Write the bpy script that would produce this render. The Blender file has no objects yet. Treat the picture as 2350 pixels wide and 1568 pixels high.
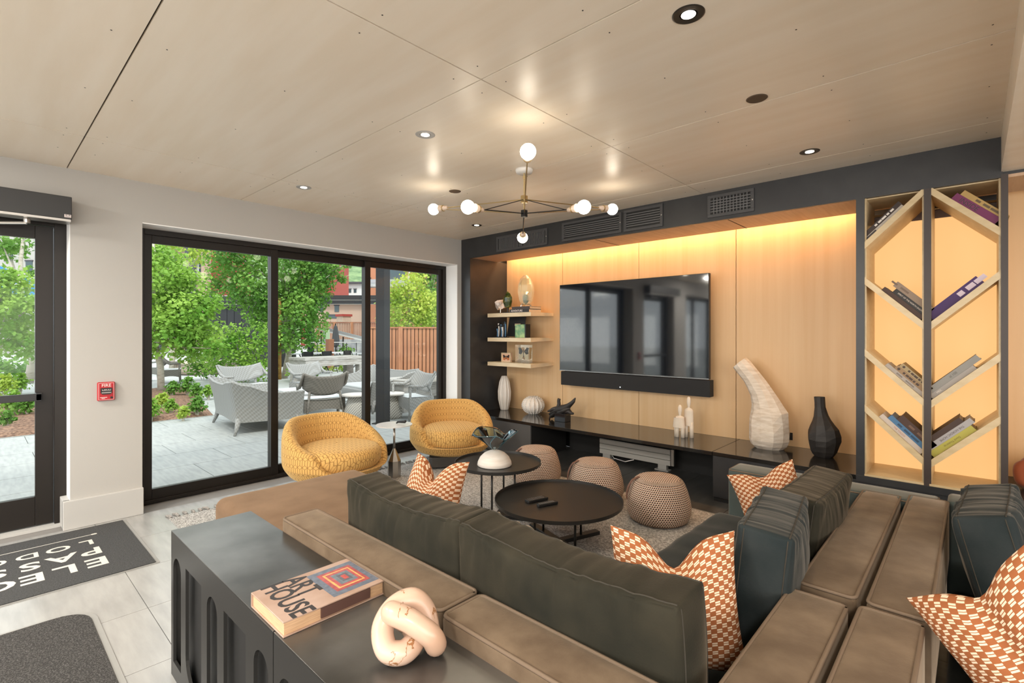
import bpy, bmesh, math, random
import numpy as np
from mathutils import Vector, Matrix, noise as mnoise
C = bpy.context.scene.collection
PI = math.pi
random.seed(7)
# ------------------------------------------------------------------ camera, world, sun, lights, exposure
sc = bpy.context.scene
cam = bpy.data.cameras.new('camera'); camo = bpy.data.objects.new('camera', cam); C.objects.link(camo)
cam.sensor_width = 36; cam.lens = 36*1146/2350; cam.shift_y = -18/2350
cam.clip_start = .05; cam.clip_end = 600
camo.location = (0, 0, 1.52); camo.rotation_euler = (PI/2, 0, math.radians(42.8)); sc.camera = camo
sc.view_settings.view_transform = 'Standard'; sc.view_settings.look = 'None'
sc.view_settings.gamma = 1; sc.view_settings.use_curve_mapping = False
sc.view_settings.exposure = 0.2
sc.cycles.use_denoising = True; sc.cycles.sample_clamp_indirect = 6
sc.cycles.max_bounces = 9; sc.cycles.diffuse_bounces = 5; sc.cycles.glossy_bounces = 4
sc.cycles.transparent_max_bounces = 16; sc.cycles.transmission_bounces = 8
sc.cycles.caustics_reflective = False; sc.cycles.caustics_refractive = False
w = bpy.data.worlds.new('world'); sc.world = w; w.use_nodes = True
wb = w.node_tree.nodes['Background']; wb.inputs[0].default_value = (.91, .955, 1, 1); wb.inputs[1].default_value = 2.0
def lamp(name, kind, loc, rot, energy, color, **k):
    l = bpy.data.lights.new(name, kind); l.energy = energy; l.color = color
    for a, b in k.items(): setattr(l, a, b)
    o = bpy.data.objects.new(name, l); o.location = loc; o.rotation_euler = rot; C.objects.link(o); return o
lamp('sun', 'SUN', (-20, 0, 30), (math.radians(38), 0, math.radians(75)), 2.3, (1, .96, .9), angle=math.radians(12))
# fill lights added behind the camera, in front of solid walls
lamp('rear_fill_light', 'AREA', (-.5, -5.85, 1.55), (math.radians(104), 0, 0), 300, (1, .97, .93), shape='RECTANGLE', size=8, size_y=2.3)
lamp('side_fill_light', 'AREA', (5.3, -.5, 1.6), (math.radians(104), 0, math.radians(90)), 240, (1, .96, .92), shape='RECTANGLE', size=7, size_y=2.0)
# amber strip light in the slot above the wood wall
lamp('cove_strip_light', 'AREA', (-2.83, 5.17, 2.70), (math.radians(-14), 0, 0), 38, (1, .54, .24), shape='RECTANGLE', size=4.2, size_y=.06)
lamp('cove_strip_light', 'AREA', (.75, 5.17, 2.70), (math.radians(-14), 0, 0), 9, (1, .54, .24), shape='RECTANGLE', size=1.1, size_y=.06)

# ------------------------------------------------------------------ helpers
class MB:
    def __init__(s): s.v = []; s.f = []; s.uv = None
    def add(s, vs, fs):
        n = len(s.v); s.v += [tuple(p) for p in vs]; s.f += [tuple(i+n for i in f) for f in fs]; return s
    def box(s, a, b):
        x0, y0, z0 = a; x1, y1, z1 = b
        return s.add([(x0,y0,z0),(x1,y0,z0),(x1,y1,z0),(x0,y1,z0),(x0,y0,z1),(x1,y0,z1),(x1,y1,z1),(x0,y1,z1)],
                     [(0,3,2,1),(4,5,6,7),(0,1,5,4),(1,2,6,5),(2,3,7,6),(3,0,4,7)])
    def obox(s, c, size, M):
        h = [q/2 for q in size]; vs = []
        for dz in (-1,1):
            for dx, dy in ((-1,-1),(1,-1),(1,1),(-1,1)):
                vs.append(Vector(c) + M @ Vector((dx*h[0], dy*h[1], dz*h[2])))
        return s.add(vs, [(0,3,2,1),(4,5,6,7),(0,1,5,4),(1,2,6,5),(2,3,7,6),(3,0,4,7)])
    def tube(s, pts, r, n=10, caps=True):
        pts = [Vector(p) for p in pts]; m = len(pts)
        rs = r if isinstance(r, (list, tuple)) else [r]*m
        vs = []; up = None
        for i, p in enumerate(pts):
            t = (pts[min(i+1, m-1)] - pts[max(i-1, 0)]).normalized()
            if up is None: up = Vector((0,0,1)) if abs(t.z) < .9 else Vector((1,0,0))
            a = t.cross(up)
            if a.length < 1e-6: a = t.cross(Vector((0,1,0)))
            a.normalize(); b = a.cross(t).normalized(); up = b
            for k in range(n):
                th = 2*PI*k/n; vs.append(p + (a*math.cos(th) + b*math.sin(th))*rs[i])
        fs = []
        for i in range(m-1):
            for k in range(n):
                q = (k+1) % n; fs.append((i*n+k, i*n+q, (i+1)*n+q, (i+1)*n+k))
        if caps: fs.append(tuple(range(n))[::-1]); fs.append(tuple((m-1)*n+k for k in range(n)))
        return s.add(vs, fs)
    def lathe(s, prof, n=32, c=(0,0,0), fn=None):
        vs = []; m = len(prof)
        for r, z in prof:
            for k in range(n):
                th = 2*PI*k/n; q = fn(th, r, z) if fn else r
                vs.append((c[0]+q*math.cos(th), c[1]+q*math.sin(th), c[2]+z))
        fs = []
        for i in range(m-1):
            for k in range(n):
                q = (k+1) % n; fs.append((i*n+k, i*n+q, (i+1)*n+q, (i+1)*n+k))
        if prof[0][0] > 1e-5: fs.append(tuple(range(n))[::-1])
        if prof[-1][0] > 1e-5: fs.append(tuple((m-1)*n+k for k in range(n)))
        return s.add(vs, fs)
    def prism(s, poly, z0, z1, M=None):
        n = len(poly); vs = [(x,y,z0) for x,y in poly] + [(x,y,z1) for x,y in poly]
        if M is not None: vs = [M @ Vector(p) for p in vs]
        return s.add(vs, [tuple(range(n))[::-1], tuple(range(n,2*n))] + [(i,(i+1)%n,n+(i+1)%n,n+i) for i in range(n)])
    def grid(s, fn, nu, nv, closeu=False):
        vs = []; 
        for j in range(nv+1):
            for i in range(nu if closeu else nu+1): vs.append(fn(i/nu, j/nv))
        W = nu if closeu else nu+1; fs = []
        for j in range(nv):
            for i in range(nu):
                i2 = (i+1) % W if closeu else i+1
                fs.append((j*W+i, j*W+i2, (j+1)*W+i2, (j+1)*W+i))
        return s.add(vs, fs)
    def sphere(s, c, r, nu=20, nv=12, sc=(1,1,1)):
        prof = [(max(1e-6, math.sin(PI*j/nv))*r, -math.cos(PI*j/nv)*r) for j in range(nv+1)]
        n0 = len(s.v); s.lathe(prof, nu)
        for i in range(n0, len(s.v)):
            x, y, z = s.v[i]; s.v[i] = (c[0]+x*sc[0], c[1]+y*sc[1], c[2]+z*sc[2])
        return s
    def build(s, name, m, parent=None, smooth=False, bevel=0, seg=2, loc=None, rot=None, uvfn=None, sub=0):
        me = bpy.data.meshes.new(name); me.from_pydata([tuple(p) for p in s.v], [], s.f)
        if smooth: me.polygons.foreach_set('use_smooth', [True]*len(me.polygons))
        if s.uv is not None or uvfn:
            lay = me.uv_layers.new(name='uv')
            li = np.zeros(len(me.loops), dtype=np.int32); me.loops.foreach_get('vertex_index', li)
            if s.uv is not None: u = np.array(s.uv, dtype=np.float32)[li]
            else: u = np.array([uvfn(p) for p in s.v], dtype=np.float32)[li]
            lay.data.foreach_set('uv', u.ravel())
        me.materials.append(m); me.update()
        o = bpy.data.objects.new(name, me); C.objects.link(o)
        if parent: o.parent = parent
        if loc: o.location = loc
        if rot: o.rotation_euler = rot
        if bevel:
            b = o.modifiers.new('b', 'BEVEL'); b.width = bevel; b.segments = seg; b.limit_method = 'ANGLE'; b.angle_limit = math.radians(40)
            if not smooth:
                me.polygons.foreach_set('use_smooth', [True]*len(me.polygons))
                b.harden_normals = True
        if sub:
            q = o.modifiers.new('s', 'SUBSURF'); q.levels = sub; q.render_levels = sub
        return o
def tag(o, label=None, cat=None, group=None, kind=None):
    if label: o['label'] = label
    if cat: o['category'] = cat
    if group: o['group'] = group
    if kind: o['kind'] = kind
    return o
def thing(name, label, cat, loc=(0,0,0), rz=0, group=None, kind=None):
    o = bpy.data.objects.new(name, None); C.objects.link(o); o.location = loc; o.rotation_euler = (0,0,rz)
    o.empty_display_size = .1
    return tag(o, label, cat, group, kind)
def struct(name, loc=(0,0,0)):
    o = bpy.data.objects.new(name, None); C.objects.link(o); o.location = loc; o['kind'] = 'structure'; return o
def copy_tree(o, parent=None):
    c = o.copy(); C.objects.link(c)
    if parent: c.parent = parent
    for ch in list(o.children): copy_tree(ch, c)
    return c
def text(name, body, size, m, parent, loc, rot=(0,0,0), ax='CENTER', ay='CENTER', sx=1, ext=.0006, M=None):
    cu = bpy.data.curves.new(name, 'FONT'); cu.body = body; cu.size = size; cu.align_x = ax; cu.align_y = ay; cu.extrude = ext
    cu.resolution_u = 3; cu.offset = size*.02 if name in ('letter','title_lettering') else 0
    cu.materials.append(m); o = bpy.data.objects.new(name, cu); C.objects.link(o)
    if parent: o.parent = parent
    if M is not None: o.matrix_local = M
    else: o.location = loc; o.rotation_euler = rot; o.scale = (sx,1,1)
    return o
def Rz(a): return Matrix.Rotation(a, 3, 'Z')
def Rx(a): return Matrix.Rotation(a, 3, 'X')
def Ry(a): return Matrix.Rotation(a, 3, 'Y')

# ------------------------------------------------------------------ materials
def new_mat(name):
    m = bpy.data.materials.new(name); m.use_nodes = True; nt = m.node_tree
    return m, nt, nt.nodes['Principled BSDF']
def N(nt, t, **k):
    n = nt.nodes.new(t)
    for a, b in k.items(): setattr(n, a, b)
    return n
def PM(name, col, rough=.5, metal=0, vcol=None, vscale=4, stretch=(1,1,1), vlo=.35, vhi=.65, bump=0, bscale=60, bstretch=None,
       spec=None, sheen=0, sheen_col=None, coat=0, emis=None, estr=0, coords='Object', detail=4, trans=0, ior=None, aniso=0):
    m, nt, p = new_mat(name); L = nt.links
    p.inputs['Base Color'].default_value = (*col, 1); p.inputs['Roughness'].default_value = rough; p.inputs['Metallic'].default_value = metal
    if spec is not None: p.inputs['Specular IOR Level'].default_value = spec
    if sheen:
        p.inputs['Sheen Weight'].default_value = sheen; p.inputs['Sheen Roughness'].default_value = .35
        if sheen_col: p.inputs['Sheen Tint'].default_value = (*sheen_col, 1)
    if coat: p.inputs['Coat Weight'].default_value = coat; p.inputs['Coat Roughness'].default_value = .06
    if emis: p.inputs['Emission Color'].default_value = (*emis, 1); p.inputs['Emission Strength'].default_value = estr
    if trans: p.inputs['Transmission Weight'].default_value = trans
    if ior: p.inputs['IOR'].default_value = ior
    if vcol or bump: tc = N(nt, 'ShaderNodeTexCoord')
    if vcol:
        mp = N(nt, 'ShaderNodeMapping'); mp.inputs['Scale'].default_value = stretch; L.new(tc.outputs[coords], mp.inputs['Vector'])
        nz = N(nt, 'ShaderNodeTexNoise'); nz.inputs['Scale'].default_value = vscale; nz.inputs['Detail'].default_value = detail; L.new(mp.outputs[0], nz.inputs['Vector'])
        rp = N(nt, 'ShaderNodeValToRGB'); rp.color_ramp.elements[0].position = vlo; rp.color_ramp.elements[1].position = vhi
        rp.color_ramp.elements[0].color = (*col,1); rp.color_ramp.elements[1].color = (*vcol,1)
        L.new(nz.outputs[0], rp.inputs[0]); L.new(rp.outputs[0], p.inputs['Base Color'])
    if bump:
        mp2 = N(nt, 'ShaderNodeMapping'); mp2.inputs['Scale'].default_value = bstretch or stretch; L.new(tc.outputs[coords], mp2.inputs['Vector'])
        n2 = N(nt, 'ShaderNodeTexNoise'); n2.inputs['Scale'].default_value = bscale; n2.inputs['Detail'].default_value = 3; L.new(mp2.outputs[0], n2.inputs['Vector'])
        bp = N(nt, 'ShaderNodeBump'); bp.inputs['Strength'].default_value = bump; bp.inputs['Distance'].default_value = .01
        L.new(n2.outputs[0], bp.inputs['Height']); L.new(bp.outputs[0], p.inputs['Normal'])
    return m
def math_(nt, op, a, b=None, c=None):
    n = N(nt, 'ShaderNodeMath', operation=op)
    for i, q in enumerate((a, b, c)):
        if q is None: continue
        if isinstance(q, (int, float)): n.inputs[i].default_value = q
        else: nt.links.new(q, n.inputs[i])
    return n.outputs[0]
def mixc(nt, fac, a, b):
    n = N(nt, 'ShaderNodeMix', data_type='RGBA')
    nt.links.new(fac, n.inputs['Factor'])
    for key, q in ((6, a), (7, b)):
        if isinstance(q, tuple): n.inputs[key].default_value = (*q, 1)
        else: nt.links.new(q, n.inputs[key])
    return n.outputs[2]
def uvxy(nt, sx, sy):
    tc = N(nt, 'ShaderNodeTexCoord'); sp = N(nt, 'ShaderNodeSeparateXYZ'); nt.links.new(tc.outputs['UV'], sp.inputs[0])
    return math_(nt, 'MULTIPLY', sp.outputs[0], sx), math_(nt, 'MULTIPLY', sp.outputs[1], sy)
def set_bump(nt, p, h, strength=.4, dist=.004):
    b = N(nt, 'ShaderNodeBump'); b.inputs['Strength'].default_value = strength; b.inputs['Distance'].default_value = dist
    nt.links.new(h, b.inputs['Height']); nt.links.new(b.outputs[0], p.inputs['Normal'])
def checker_weave(name, brown, cream):
    m, nt, p = new_mat(name); x, y = uvxy(nt, 1/.019, 1/.0135)
    px = math_(nt, 'FLOOR', x); py = math_(nt, 'FLOOR', y)
    par = math_(nt, 'MODULO', math_(nt, 'ADD', math_(nt, 'ADD', px, py), 1000), 2)
    fy = math_(nt, 'FRACT', y); fx = math_(nt, 'FRACT', x)
    d = math_(nt, 'ABSOLUTE', math_(nt, 'SUBTRACT', fy, .5))
    band = math_(nt, 'MULTIPLY', math_(nt, 'GREATER_THAN', d, .07), math_(nt, 'LESS_THAN', d, .42))
    ed = math_(nt, 'LESS_THAN', math_(nt, 'ABSOLUTE', math_(nt, 'SUBTRACT', fx, .5)), .46)
    fac = math_(nt, 'MULTIPLY', math_(nt, 'MULTIPLY', par, band), ed)
    nt.links.new(mixc(nt, fac, brown, cream), p.inputs['Base Color']); p.inputs['Roughness'].default_value = .9
    p.inputs['Specular IOR Level'].default_value = .15
    set_bump(nt, p, fac, .5, .003); return m
def hex_fabric(name, base, line):
    m, nt, p = new_mat(name); x, y = uvxy(nt, 1/.047, 1/.074)
    ax = math_(nt, 'ABSOLUTE', math_(nt, 'SUBTRACT', math_(nt, 'FRACT', x), .5))
    fy = math_(nt, 'FRACT', y); yy = math_(nt, 'MINIMUM', fy, math_(nt, 'SUBTRACT', 1, fy))
    d1 = math_(nt, 'ABSOLUTE', math_(nt, 'SUBTRACT', yy, math_(nt, 'MULTIPLY', ax, .5)))
    l1 = math_(nt, 'LESS_THAN', d1, .034); l2 = math_(nt, 'LESS_THAN', ax, .055)
    l3 = math_(nt, 'MULTIPLY', math_(nt, 'GREATER_THAN', ax, .445), math_(nt, 'GREATER_THAN', yy, .25))
    fac = math_(nt, 'MULTIPLY', math_(nt, 'MAXIMUM', math_(nt, 'MAXIMUM', l1, l2), l3), .8)
    nt.links.new(mixc(nt, fac, base, line), p.inputs['Base Color']); p.inputs['Roughness'].default_value = .75
    p.inputs['Sheen Weight'].default_value = .35; p.inputs['Sheen Tint'].default_value = (1,.8,.45,1); p.inputs['Specular IOR Level'].default_value = .2
    inv = math_(nt, 'SUBTRACT', 1, fac); set_bump(nt, p, inv, .35, .002); return m
def knit(name):
    m, nt, p = new_mat(name); x, y = uvxy(nt, 1/.0185, 1/.0155)
    row = math_(nt, 'MODULO', math_(nt, 'ADD', math_(nt, 'FLOOR', y), 1000), 2)
    xs = math_(nt, 'ADD', x, math_(nt, 'MULTIPLY', row, .5))
    fx = math_(nt, 'SUBTRACT', math_(nt, 'FRACT', xs), .5); fy = math_(nt, 'SUBTRACT', math_(nt, 'FRACT', y), .5)
    r = math_(nt, 'SQRT', math_(nt, 'ADD', math_(nt, 'MULTIPLY', fx, fx), math_(nt, 'MULTIPLY', fy, fy)))
    dot = math_(nt, 'LESS_THAN', r, .31)
    low = math_(nt, 'LESS_THAN', math_(nt, 'ADD', fy, math_(nt, 'MULTIPLY', fx, .6)), -.12)
    ring = mixc(nt, low, (.80,.68,.58), (.30,.14,.07))
    nt.links.new(mixc(nt, dot, ring, (.035,.028,.028)), p.inputs['Base Color']); p.inputs['Roughness'].default_value = .85
    p.inputs['Specular IOR Level'].default_value = .2
    set_bump(nt, p, math_(nt, 'MINIMUM', r, .4), .7, .008); return m
def basket(name, a, b, s=.016):
    m, nt, p = new_mat(name)
    tc = N(nt, 'ShaderNodeTexCoord'); sp = N(nt, 'ShaderNodeSeparateXYZ'); nt.links.new(tc.outputs['Object'], sp.inputs[0])
    h = math_(nt, 'ADD', math_(nt, 'MULTIPLY', math_(nt, 'ADD', sp.outputs[0], sp.outputs[1]), 1/s), 500)
    z = math_(nt, 'ADD', math_(nt, 'MULTIPLY', math_(nt, 'ADD', sp.outputs[2], math_(nt, 'MULTIPLY', sp.outputs[1], .37)), 1/s), 500)
    par = math_(nt, 'MODULO', math_(nt, 'ADD', math_(nt, 'FLOOR', h), math_(nt, 'FLOOR', z)), 2)
    nt.links.new(mixc(nt, par, a, b), p.inputs['Base Color']); p.inputs['Roughness'].default_value = .7
    set_bump(nt, p, par, .5, .004); return m
def velvet(name, col, vcol, tint, sheen=.6):
    return PM(name, col, .85, vcol=vcol, vscale=5, vlo=.3, vhi=.72, sheen=sheen, sheen_col=tint, bump=.06, bscale=160, spec=.12, detail=6)
def glass_mat(name, tint=(.96,.985,.98), refl=.9, gcol=(1,1,1)):
    m = bpy.data.materials.new(name); m.use_nodes = True; nt = m.node_tree; nt.nodes.clear()
    o = N(nt, 'ShaderNodeOutputMaterial'); t = N(nt, 'ShaderNodeBsdfTransparent'); g = N(nt, 'ShaderNodeBsdfGlossy'); mx = N(nt, 'ShaderNodeMixShader'); fr = N(nt, 'ShaderNodeFresnel')
    t.inputs[0].default_value = (*tint,1); g.inputs['Roughness'].default_value = 0; g.inputs[0].default_value = (*gcol,1); fr.inputs[0].default_value = 1.45
    f = math_(nt, 'MULTIPLY', fr.outputs[0], refl); nt.links.new(f, mx.inputs[0]); nt.links.new(t.outputs[0], mx.inputs[1]); nt.links.new(g.outputs[0], mx.inputs[2]); nt.links.new(mx.outputs[0], o.inputs[0]); return m
def emit(name, col, s):
    return PM(name, (.8,.8,.8), .5, emis=col, estr=s)
def emit_dark(name, col, s):
    return PM(name, (.25,.17,.09), .6, emis=col, estr=s)

WALL = PM('wall_paint', (.43,.42,.40), .85, bump=.04, bscale=220)
TRIMW = PM('trim_paint', (.47,.465,.45), .6)
CEIL = PM('ceiling_plywood', (.83,.73,.60), .34, vcol=(.87,.785,.67), vscale=2.2, stretch=(.5,4,1), bump=.02, bscale=30, bstretch=(1,12,1), spec=.45)
JOINT = PM('ceiling_gap', (.03,.018,.01), .9)
WOOD = PM('wall_veneer', (.66,.44,.235), .42, vcol=(.70,.49,.28), vscale=2, stretch=(8,8,.22), bump=.03, bscale=25, bstretch=(9,9,.6))
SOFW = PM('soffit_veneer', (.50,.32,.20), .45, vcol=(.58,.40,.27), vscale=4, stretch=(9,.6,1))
SHELFW = PM('pale_shelf_veneer', (.62,.50,.33), .4, vcol=(.68,.57,.40), vscale=6, stretch=(1,1,6))
BRASSW = PM('bookcase_veneer', (.55,.42,.24), .35, vcol=(.62,.49,.30), vscale=5, stretch=(2,2,5))
DARK = PM('charcoal_panel', (.023,.024,.027), .38, vcol=(.031,.032,.034), vscale=6, spec=.5)
DARKG = PM('polished_black_top', (.010,.0095,.009), .13, vcol=(.016,.015,.014), vscale=3, coat=.25)
BLACK = PM('black_void', (.012,.012,.012), .6)
BRONZE = PM('bronze_frame', (.011,.008,.006), .42, spec=.35)
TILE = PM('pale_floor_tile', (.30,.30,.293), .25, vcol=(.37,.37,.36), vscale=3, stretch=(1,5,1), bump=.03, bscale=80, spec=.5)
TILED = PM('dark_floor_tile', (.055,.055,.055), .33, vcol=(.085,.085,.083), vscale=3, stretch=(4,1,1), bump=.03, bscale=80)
GROUT = PM('grout', (.22,.21,.20), .9)
PAVER = PM('stone_paver', (.32,.33,.32), .75, vcol=(.39,.40,.385), vscale=4, stretch=(1,6,1), bump=.08, bscale=60)
RUG = PM('woven_rug', (.26,.25,.24), .95, vcol=(.58,.57,.55), vscale=70, vlo=.42, vhi=.6, bump=.8, bscale=110, detail=2, stretch=(1,1.6,1))
RUGF = PM('rug_yarn', (.20,.19,.18), .95, vcol=(.36,.34,.32), vscale=60)
MATD = PM('dark_mat_pile', (.035,.036,.037), .97, vcol=(.065,.066,.067), vscale=120, bump=.6, bscale=260)
MATG = PM('charcoal_mat_pile', (.03,.028,.027), .97, vcol=(.12,.115,.11), vscale=150, vlo=.45, vhi=.7, bump=.8, bscale=300)
MATE = PM('mat_rubber_edge', (.28,.28,.27), .8)
LETT = PM('mat_lettering', (.60,.58,.53), .95)
VTAUPE = PM('taupe_velvet', (.105,.073,.048), .95, vcol=(.165,.12,.081), vscale=9, vlo=.36, vhi=.68, sheen=.5, sheen_col=(.8,.66,.52), bump=.06, bscale=160, spec=.06, detail=9)
VCHAISE = velvet('brown_velvet', (.15,.092,.055), (.21,.135,.085), (.8,.6,.42), .35)
VGREEN = velvet('slate_green_velvet', (.014,.0145,.011), (.036,.032,.022), (.80,.64,.48), .24)
VTEAL = velvet('teal_grey_velvet', (.013,.020,.022), (.036,.042,.043), (.72,.64,.56), .30)
VARM = velvet('arm_velvet_cool_lit', (.05,.07,.069), (.085,.10,.095), (.75,.66,.56), .6)  # teal cast of the cool window light is put into the base colour
PIPE = PM('velvet_piping', (.15,.105,.07), .8)
HEXF = hex_fabric('yellow_hexagon_fabric', (.64,.385,.125), (.19,.085,.02))
KNIT = knit('pouf_knit')
CHK = checker_weave('rust_cream_weave', (.33,.115,.045), (.82,.66,.50))
LEATH = PM('brown_leather', (.17,.085,.06), .55)
STEELD = PM('blackened_steel', (.085,.083,.078), .30, metal=.75, vcol=(.30,.295,.285), vscale=1.8, vlo=.35, vhi=.75, bump=.02, bscale=12, detail=6)
TABLEB = PM('black_powder_coat', (.022,.021,.020), .36, spec=.5)
STEEL = PM('brushed_steel', (.50,.48,.45), .3, metal=1)
WHITEM = PM('pale_table_top', (.62,.62,.62), .3)
BRASS = PM('brass_tube', (.60,.46,.24), .28, metal=1)
BLKM = PM('black_metal', (.02,.02,.02), .4, metal=.4)
CREAMP = PM('cream_porcelain', (.74,.58,.46), .4)
WHITEP = PM('white_plaster', (.78,.76,.73), .6)
BULB = emit('globe_bulb_glow', (1,.88,.70), 16)
LENS = emit('downlight_lens', (1,.90,.74), 12)
LED = emit('led_strip_glow', (1,.62,.26), 10)
PANELG = emit_dark('backlit_panel', (1,.55,.21), .80)
MARBLE = PM('pink_marble', (.53,.34,.24), .28, vcol=(.62,.46,.37), vscale=3, spec=.5)
SCREEN = PM('tv_screen', (.006,.008,.012), .05, spec=.9, coat=.7)
BLKP = PM('black_plastic', (.013,.013,.014), .45)
RED = PM('red_plastic', (.42,.008,.015), .4)
WHT = PM('white_print', (.8,.72,.70), .7)
BLKPR = PM('black_print', (.02,.018,.018), .7)
CER = PM('white_ceramic', (.74,.70,.65), .55, vcol=(.80,.76,.71), vscale=8)
WWOOD = PM('whitewashed_wood', (.60,.50,.40), .8, vcol=(.74,.66,.57), vscale=5, stretch=(2,2,9), bump=.25, bscale=40, bstretch=(1,1,2))
BWOOD = PM('charred_wood', (.016,.014,.013), .55, vcol=(.035,.03,.028), vscale=8, bump=.4, bscale=16)
GLASSB = glass_mat('blue_glass', (.70,.84,.90), 1.0)
GLASSC = glass_mat('clear_glass', (.93,.95,.92), .7)
PANE = glass_mat('window_glass', (.96,.98,.97), .2)
ACRYL = glass_mat('acrylic', (.93,.92,.86), .9)
CONC = PM('weathered_timber', (.27,.25,.22), .85, vcol=(.40,.385,.36), vscale=5, stretch=(1,1,6), bump=.15, bscale=30)
WICK = basket('grey_wicker', (.235,.23,.215), (.30,.30,.29), .03)
WICKD = basket('taupe_wicker', (.14,.128,.11), (.185,.168,.145), .03)
FENCE = PM('cedar_board', (.30,.12,.055), .7, vcol=(.42,.19,.095), vscale=2.5, stretch=(3,3,.6))
FENCEF = PM('far_cedar', (.24,.11,.07), .8, vcol=(.32,.16,.10), vscale=2)
BLKST = PM('black_cladding', (.016,.017,.02), .5)
def leaf_mat(name, c0, c1, sc_=1.1):
    m = PM(name, c0, .5, vcol=c1, vscale=sc_, vlo=.33, vhi=.68, detail=6, spec=.3); nt = m.node_tree; p = nt.nodes['Principled BSDF']
    col = p.inputs['Base Color'].links[0].from_socket; tr = N(nt, 'ShaderNodeBsdfTranslucent'); nt.links.new(col, tr.inputs[0])
    mx = N(nt, 'ShaderNodeMixShader'); mx.inputs[0].default_value = .42; out = nt.nodes['Material Output']
    nt.links.new(p.outputs[0], mx.inputs[1]); nt.links.new(tr.outputs[0], mx.inputs[2]); nt.links.new(mx.outputs[0], out.inputs[0]); return m
LEAF = leaf_mat('leaf_green', (.12,.30,.03), (.42,.62,.12)); LEAF2 = leaf_mat('leaf_deep_green', (.06,.20,.025), (.27,.47,.09), 1.0); LEAF3 = leaf_mat('leaf_yellow_green', (.26,.43,.05), (.58,.66,.13), .9)
BARK = PM('aspen_bark', (.46,.42,.35), .85, vcol=(.28,.24,.18), vscale=9, stretch=(1,1,4), vlo=.5, vhi=.72)
BARKG = PM('golden_bark', (.45,.26,.06), .8, vcol=(.25,.13,.03), vscale=12)
MULCH = PM('bark_mulch', (.09,.045,.028), .95, vcol=(.28,.16,.10), vscale=26, bump=1, bscale=40)
HILL = PM('forest_hill', (.09,.16,.07), .95, vcol=(.20,.29,.13), vscale=.5, detail=8)
STUCCO = PM('tan_stucco', (.46,.33,.25), .85); STUCR = PM('red_siding', (.30,.045,.035), .7); STUCO = PM('rust_siding', (.42,.17,.09), .75)
STUCD = PM('dark_grey_siding', (.06,.06,.07), .7); WHOUSE = PM('white_house', (.62,.62,.60), .8); GLAZ = PM('far_window_glass', (.05,.08,.09), .1)
GSTONE = PM('grey_stone', (.24,.25,.26), .9, vcol=(.40,.40,.39), vscale=3)
GREENB = PM('utility_green', (.30,.40,.24), .6)

# ------------------------------------------------------------------ the room shell
XW, YF, YB, H, ZS = -5.17, 4.56, 5.28, 2.805, 2.54     # window wall, media wall front, veneer wall, ceiling, soffit
fl = MB().box((-5.49,-6,-.14),(6,5.5,-.012)).build('floor', GROUT); fl['kind'] = 'structure'
g = .003
def tile_at(x, y, m, n='tile'):
    MB().box((x+g/2, y+g/2, -.012), (x+.6-g/2, y+1.2-g/2, 0)).build(n, m, fl)
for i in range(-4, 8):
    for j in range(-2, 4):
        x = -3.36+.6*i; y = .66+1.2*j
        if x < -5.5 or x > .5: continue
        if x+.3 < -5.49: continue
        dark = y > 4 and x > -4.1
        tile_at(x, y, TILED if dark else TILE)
MB().box((-5.49,-6,-.012),(6,-1.74,0)).build('tile', TILE, fl); MB().box((.843,-1.74,-.012),(6,5.46,0)).build('tile', TILE, fl)
# window wall with its openings
wl = MB()
wl.box((-5.52,-6,2.463),(XW,5.5,3.0)); wl.box((-5.52,.515,0),(XW,.976,2.463)); wl.box((-5.52,4.489,0),(XW,5.5,2.463))
wl.box((-5.52,-6,0),(XW,-3.7,2.463)); wl.box((-5.52,-1.6,0),(XW,-.95,2.463))
wl = wl.build('wall_left', WALL); wl['kind'] = 'structure'
lin = MB().box((-5.40,.977,2.455),(XW-.001,4.488,2.464)).box((-5.40,4.481,0),(XW-.001,4.4895,2.455)).box((-5.36,.512,.0),(XW-.001,.5155,2.463)).build('trim_daylit', PM('reveal_daylight', (.90,.90,.90), .6)); lin['kind'] = 'structure'  # lining added; daylight bounced onto the reveals is put into its white
for y0, y1 in ((.472,.979),(4.489,4.56)):
    b = MB().box((XW-.02,y0,0),(-5.136,y1,.222))
    if y0 < 1: b.box((-5.40,.472,0),(XW,.518,.222))
    b = b.build('baseboard_left', TRIMW, bevel=.004); b['kind'] = 'structure'
wb_ = MB().box((-5.52,5.46,0),(6,5.6,3)).build('wall_back', BLACK); wb_['kind'] = 'structure'
wr = MB().box((-5.52,-6.15,0),(6,-6,3)).build('wall_rear', WALL); wr['kind'] = 'structure'
ws = MB().box((6,-6.15,0),(6.15,5.6,3)).build('wall_right', WALL); ws['kind'] = 'structure'
# ceiling: slab, plywood panels with open joints, dropped part on the right
cl = MB().box((-5.52,-6.15,H+.012),(6.15,5.6,H+.15)).build('ceiling', JOINT); cl['kind'] = 'structure'
xs = [XW-.35, -4.257, -1.83, .135]; ys = [-6.0, -4.44, -3.21, -1.97, -.74, .497, 1.747, 2.98, 4.2, 4.6]
gj = .008
for i in range(3):
    for j in range(9):
        pn = MB().box((xs[i]+gj/2, ys[j]+gj/2, H), (xs[i+1]-gj/2, ys[j+1]-gj/2, H+.014)).build('ceiling_panel', CEIL, cl)
        if j >= 3:
            b = MB(); wx = xs[i+1]-xs[i]; wy = ys[j+1]-ys[j]
            for a in ((.04,.35,.65,.96) if i else (.7,.95)):
                for c in ((.08,.5,.92) if wy > 1 else (.5,)):
                    b.lathe([(.0036,-.001),(.0036,.001)], 6, (xs[i]+wx*a, ys[j]+wy*c, H))
            tag(b.build('screw_head', BLKM, pn), kind='stuff')
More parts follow.
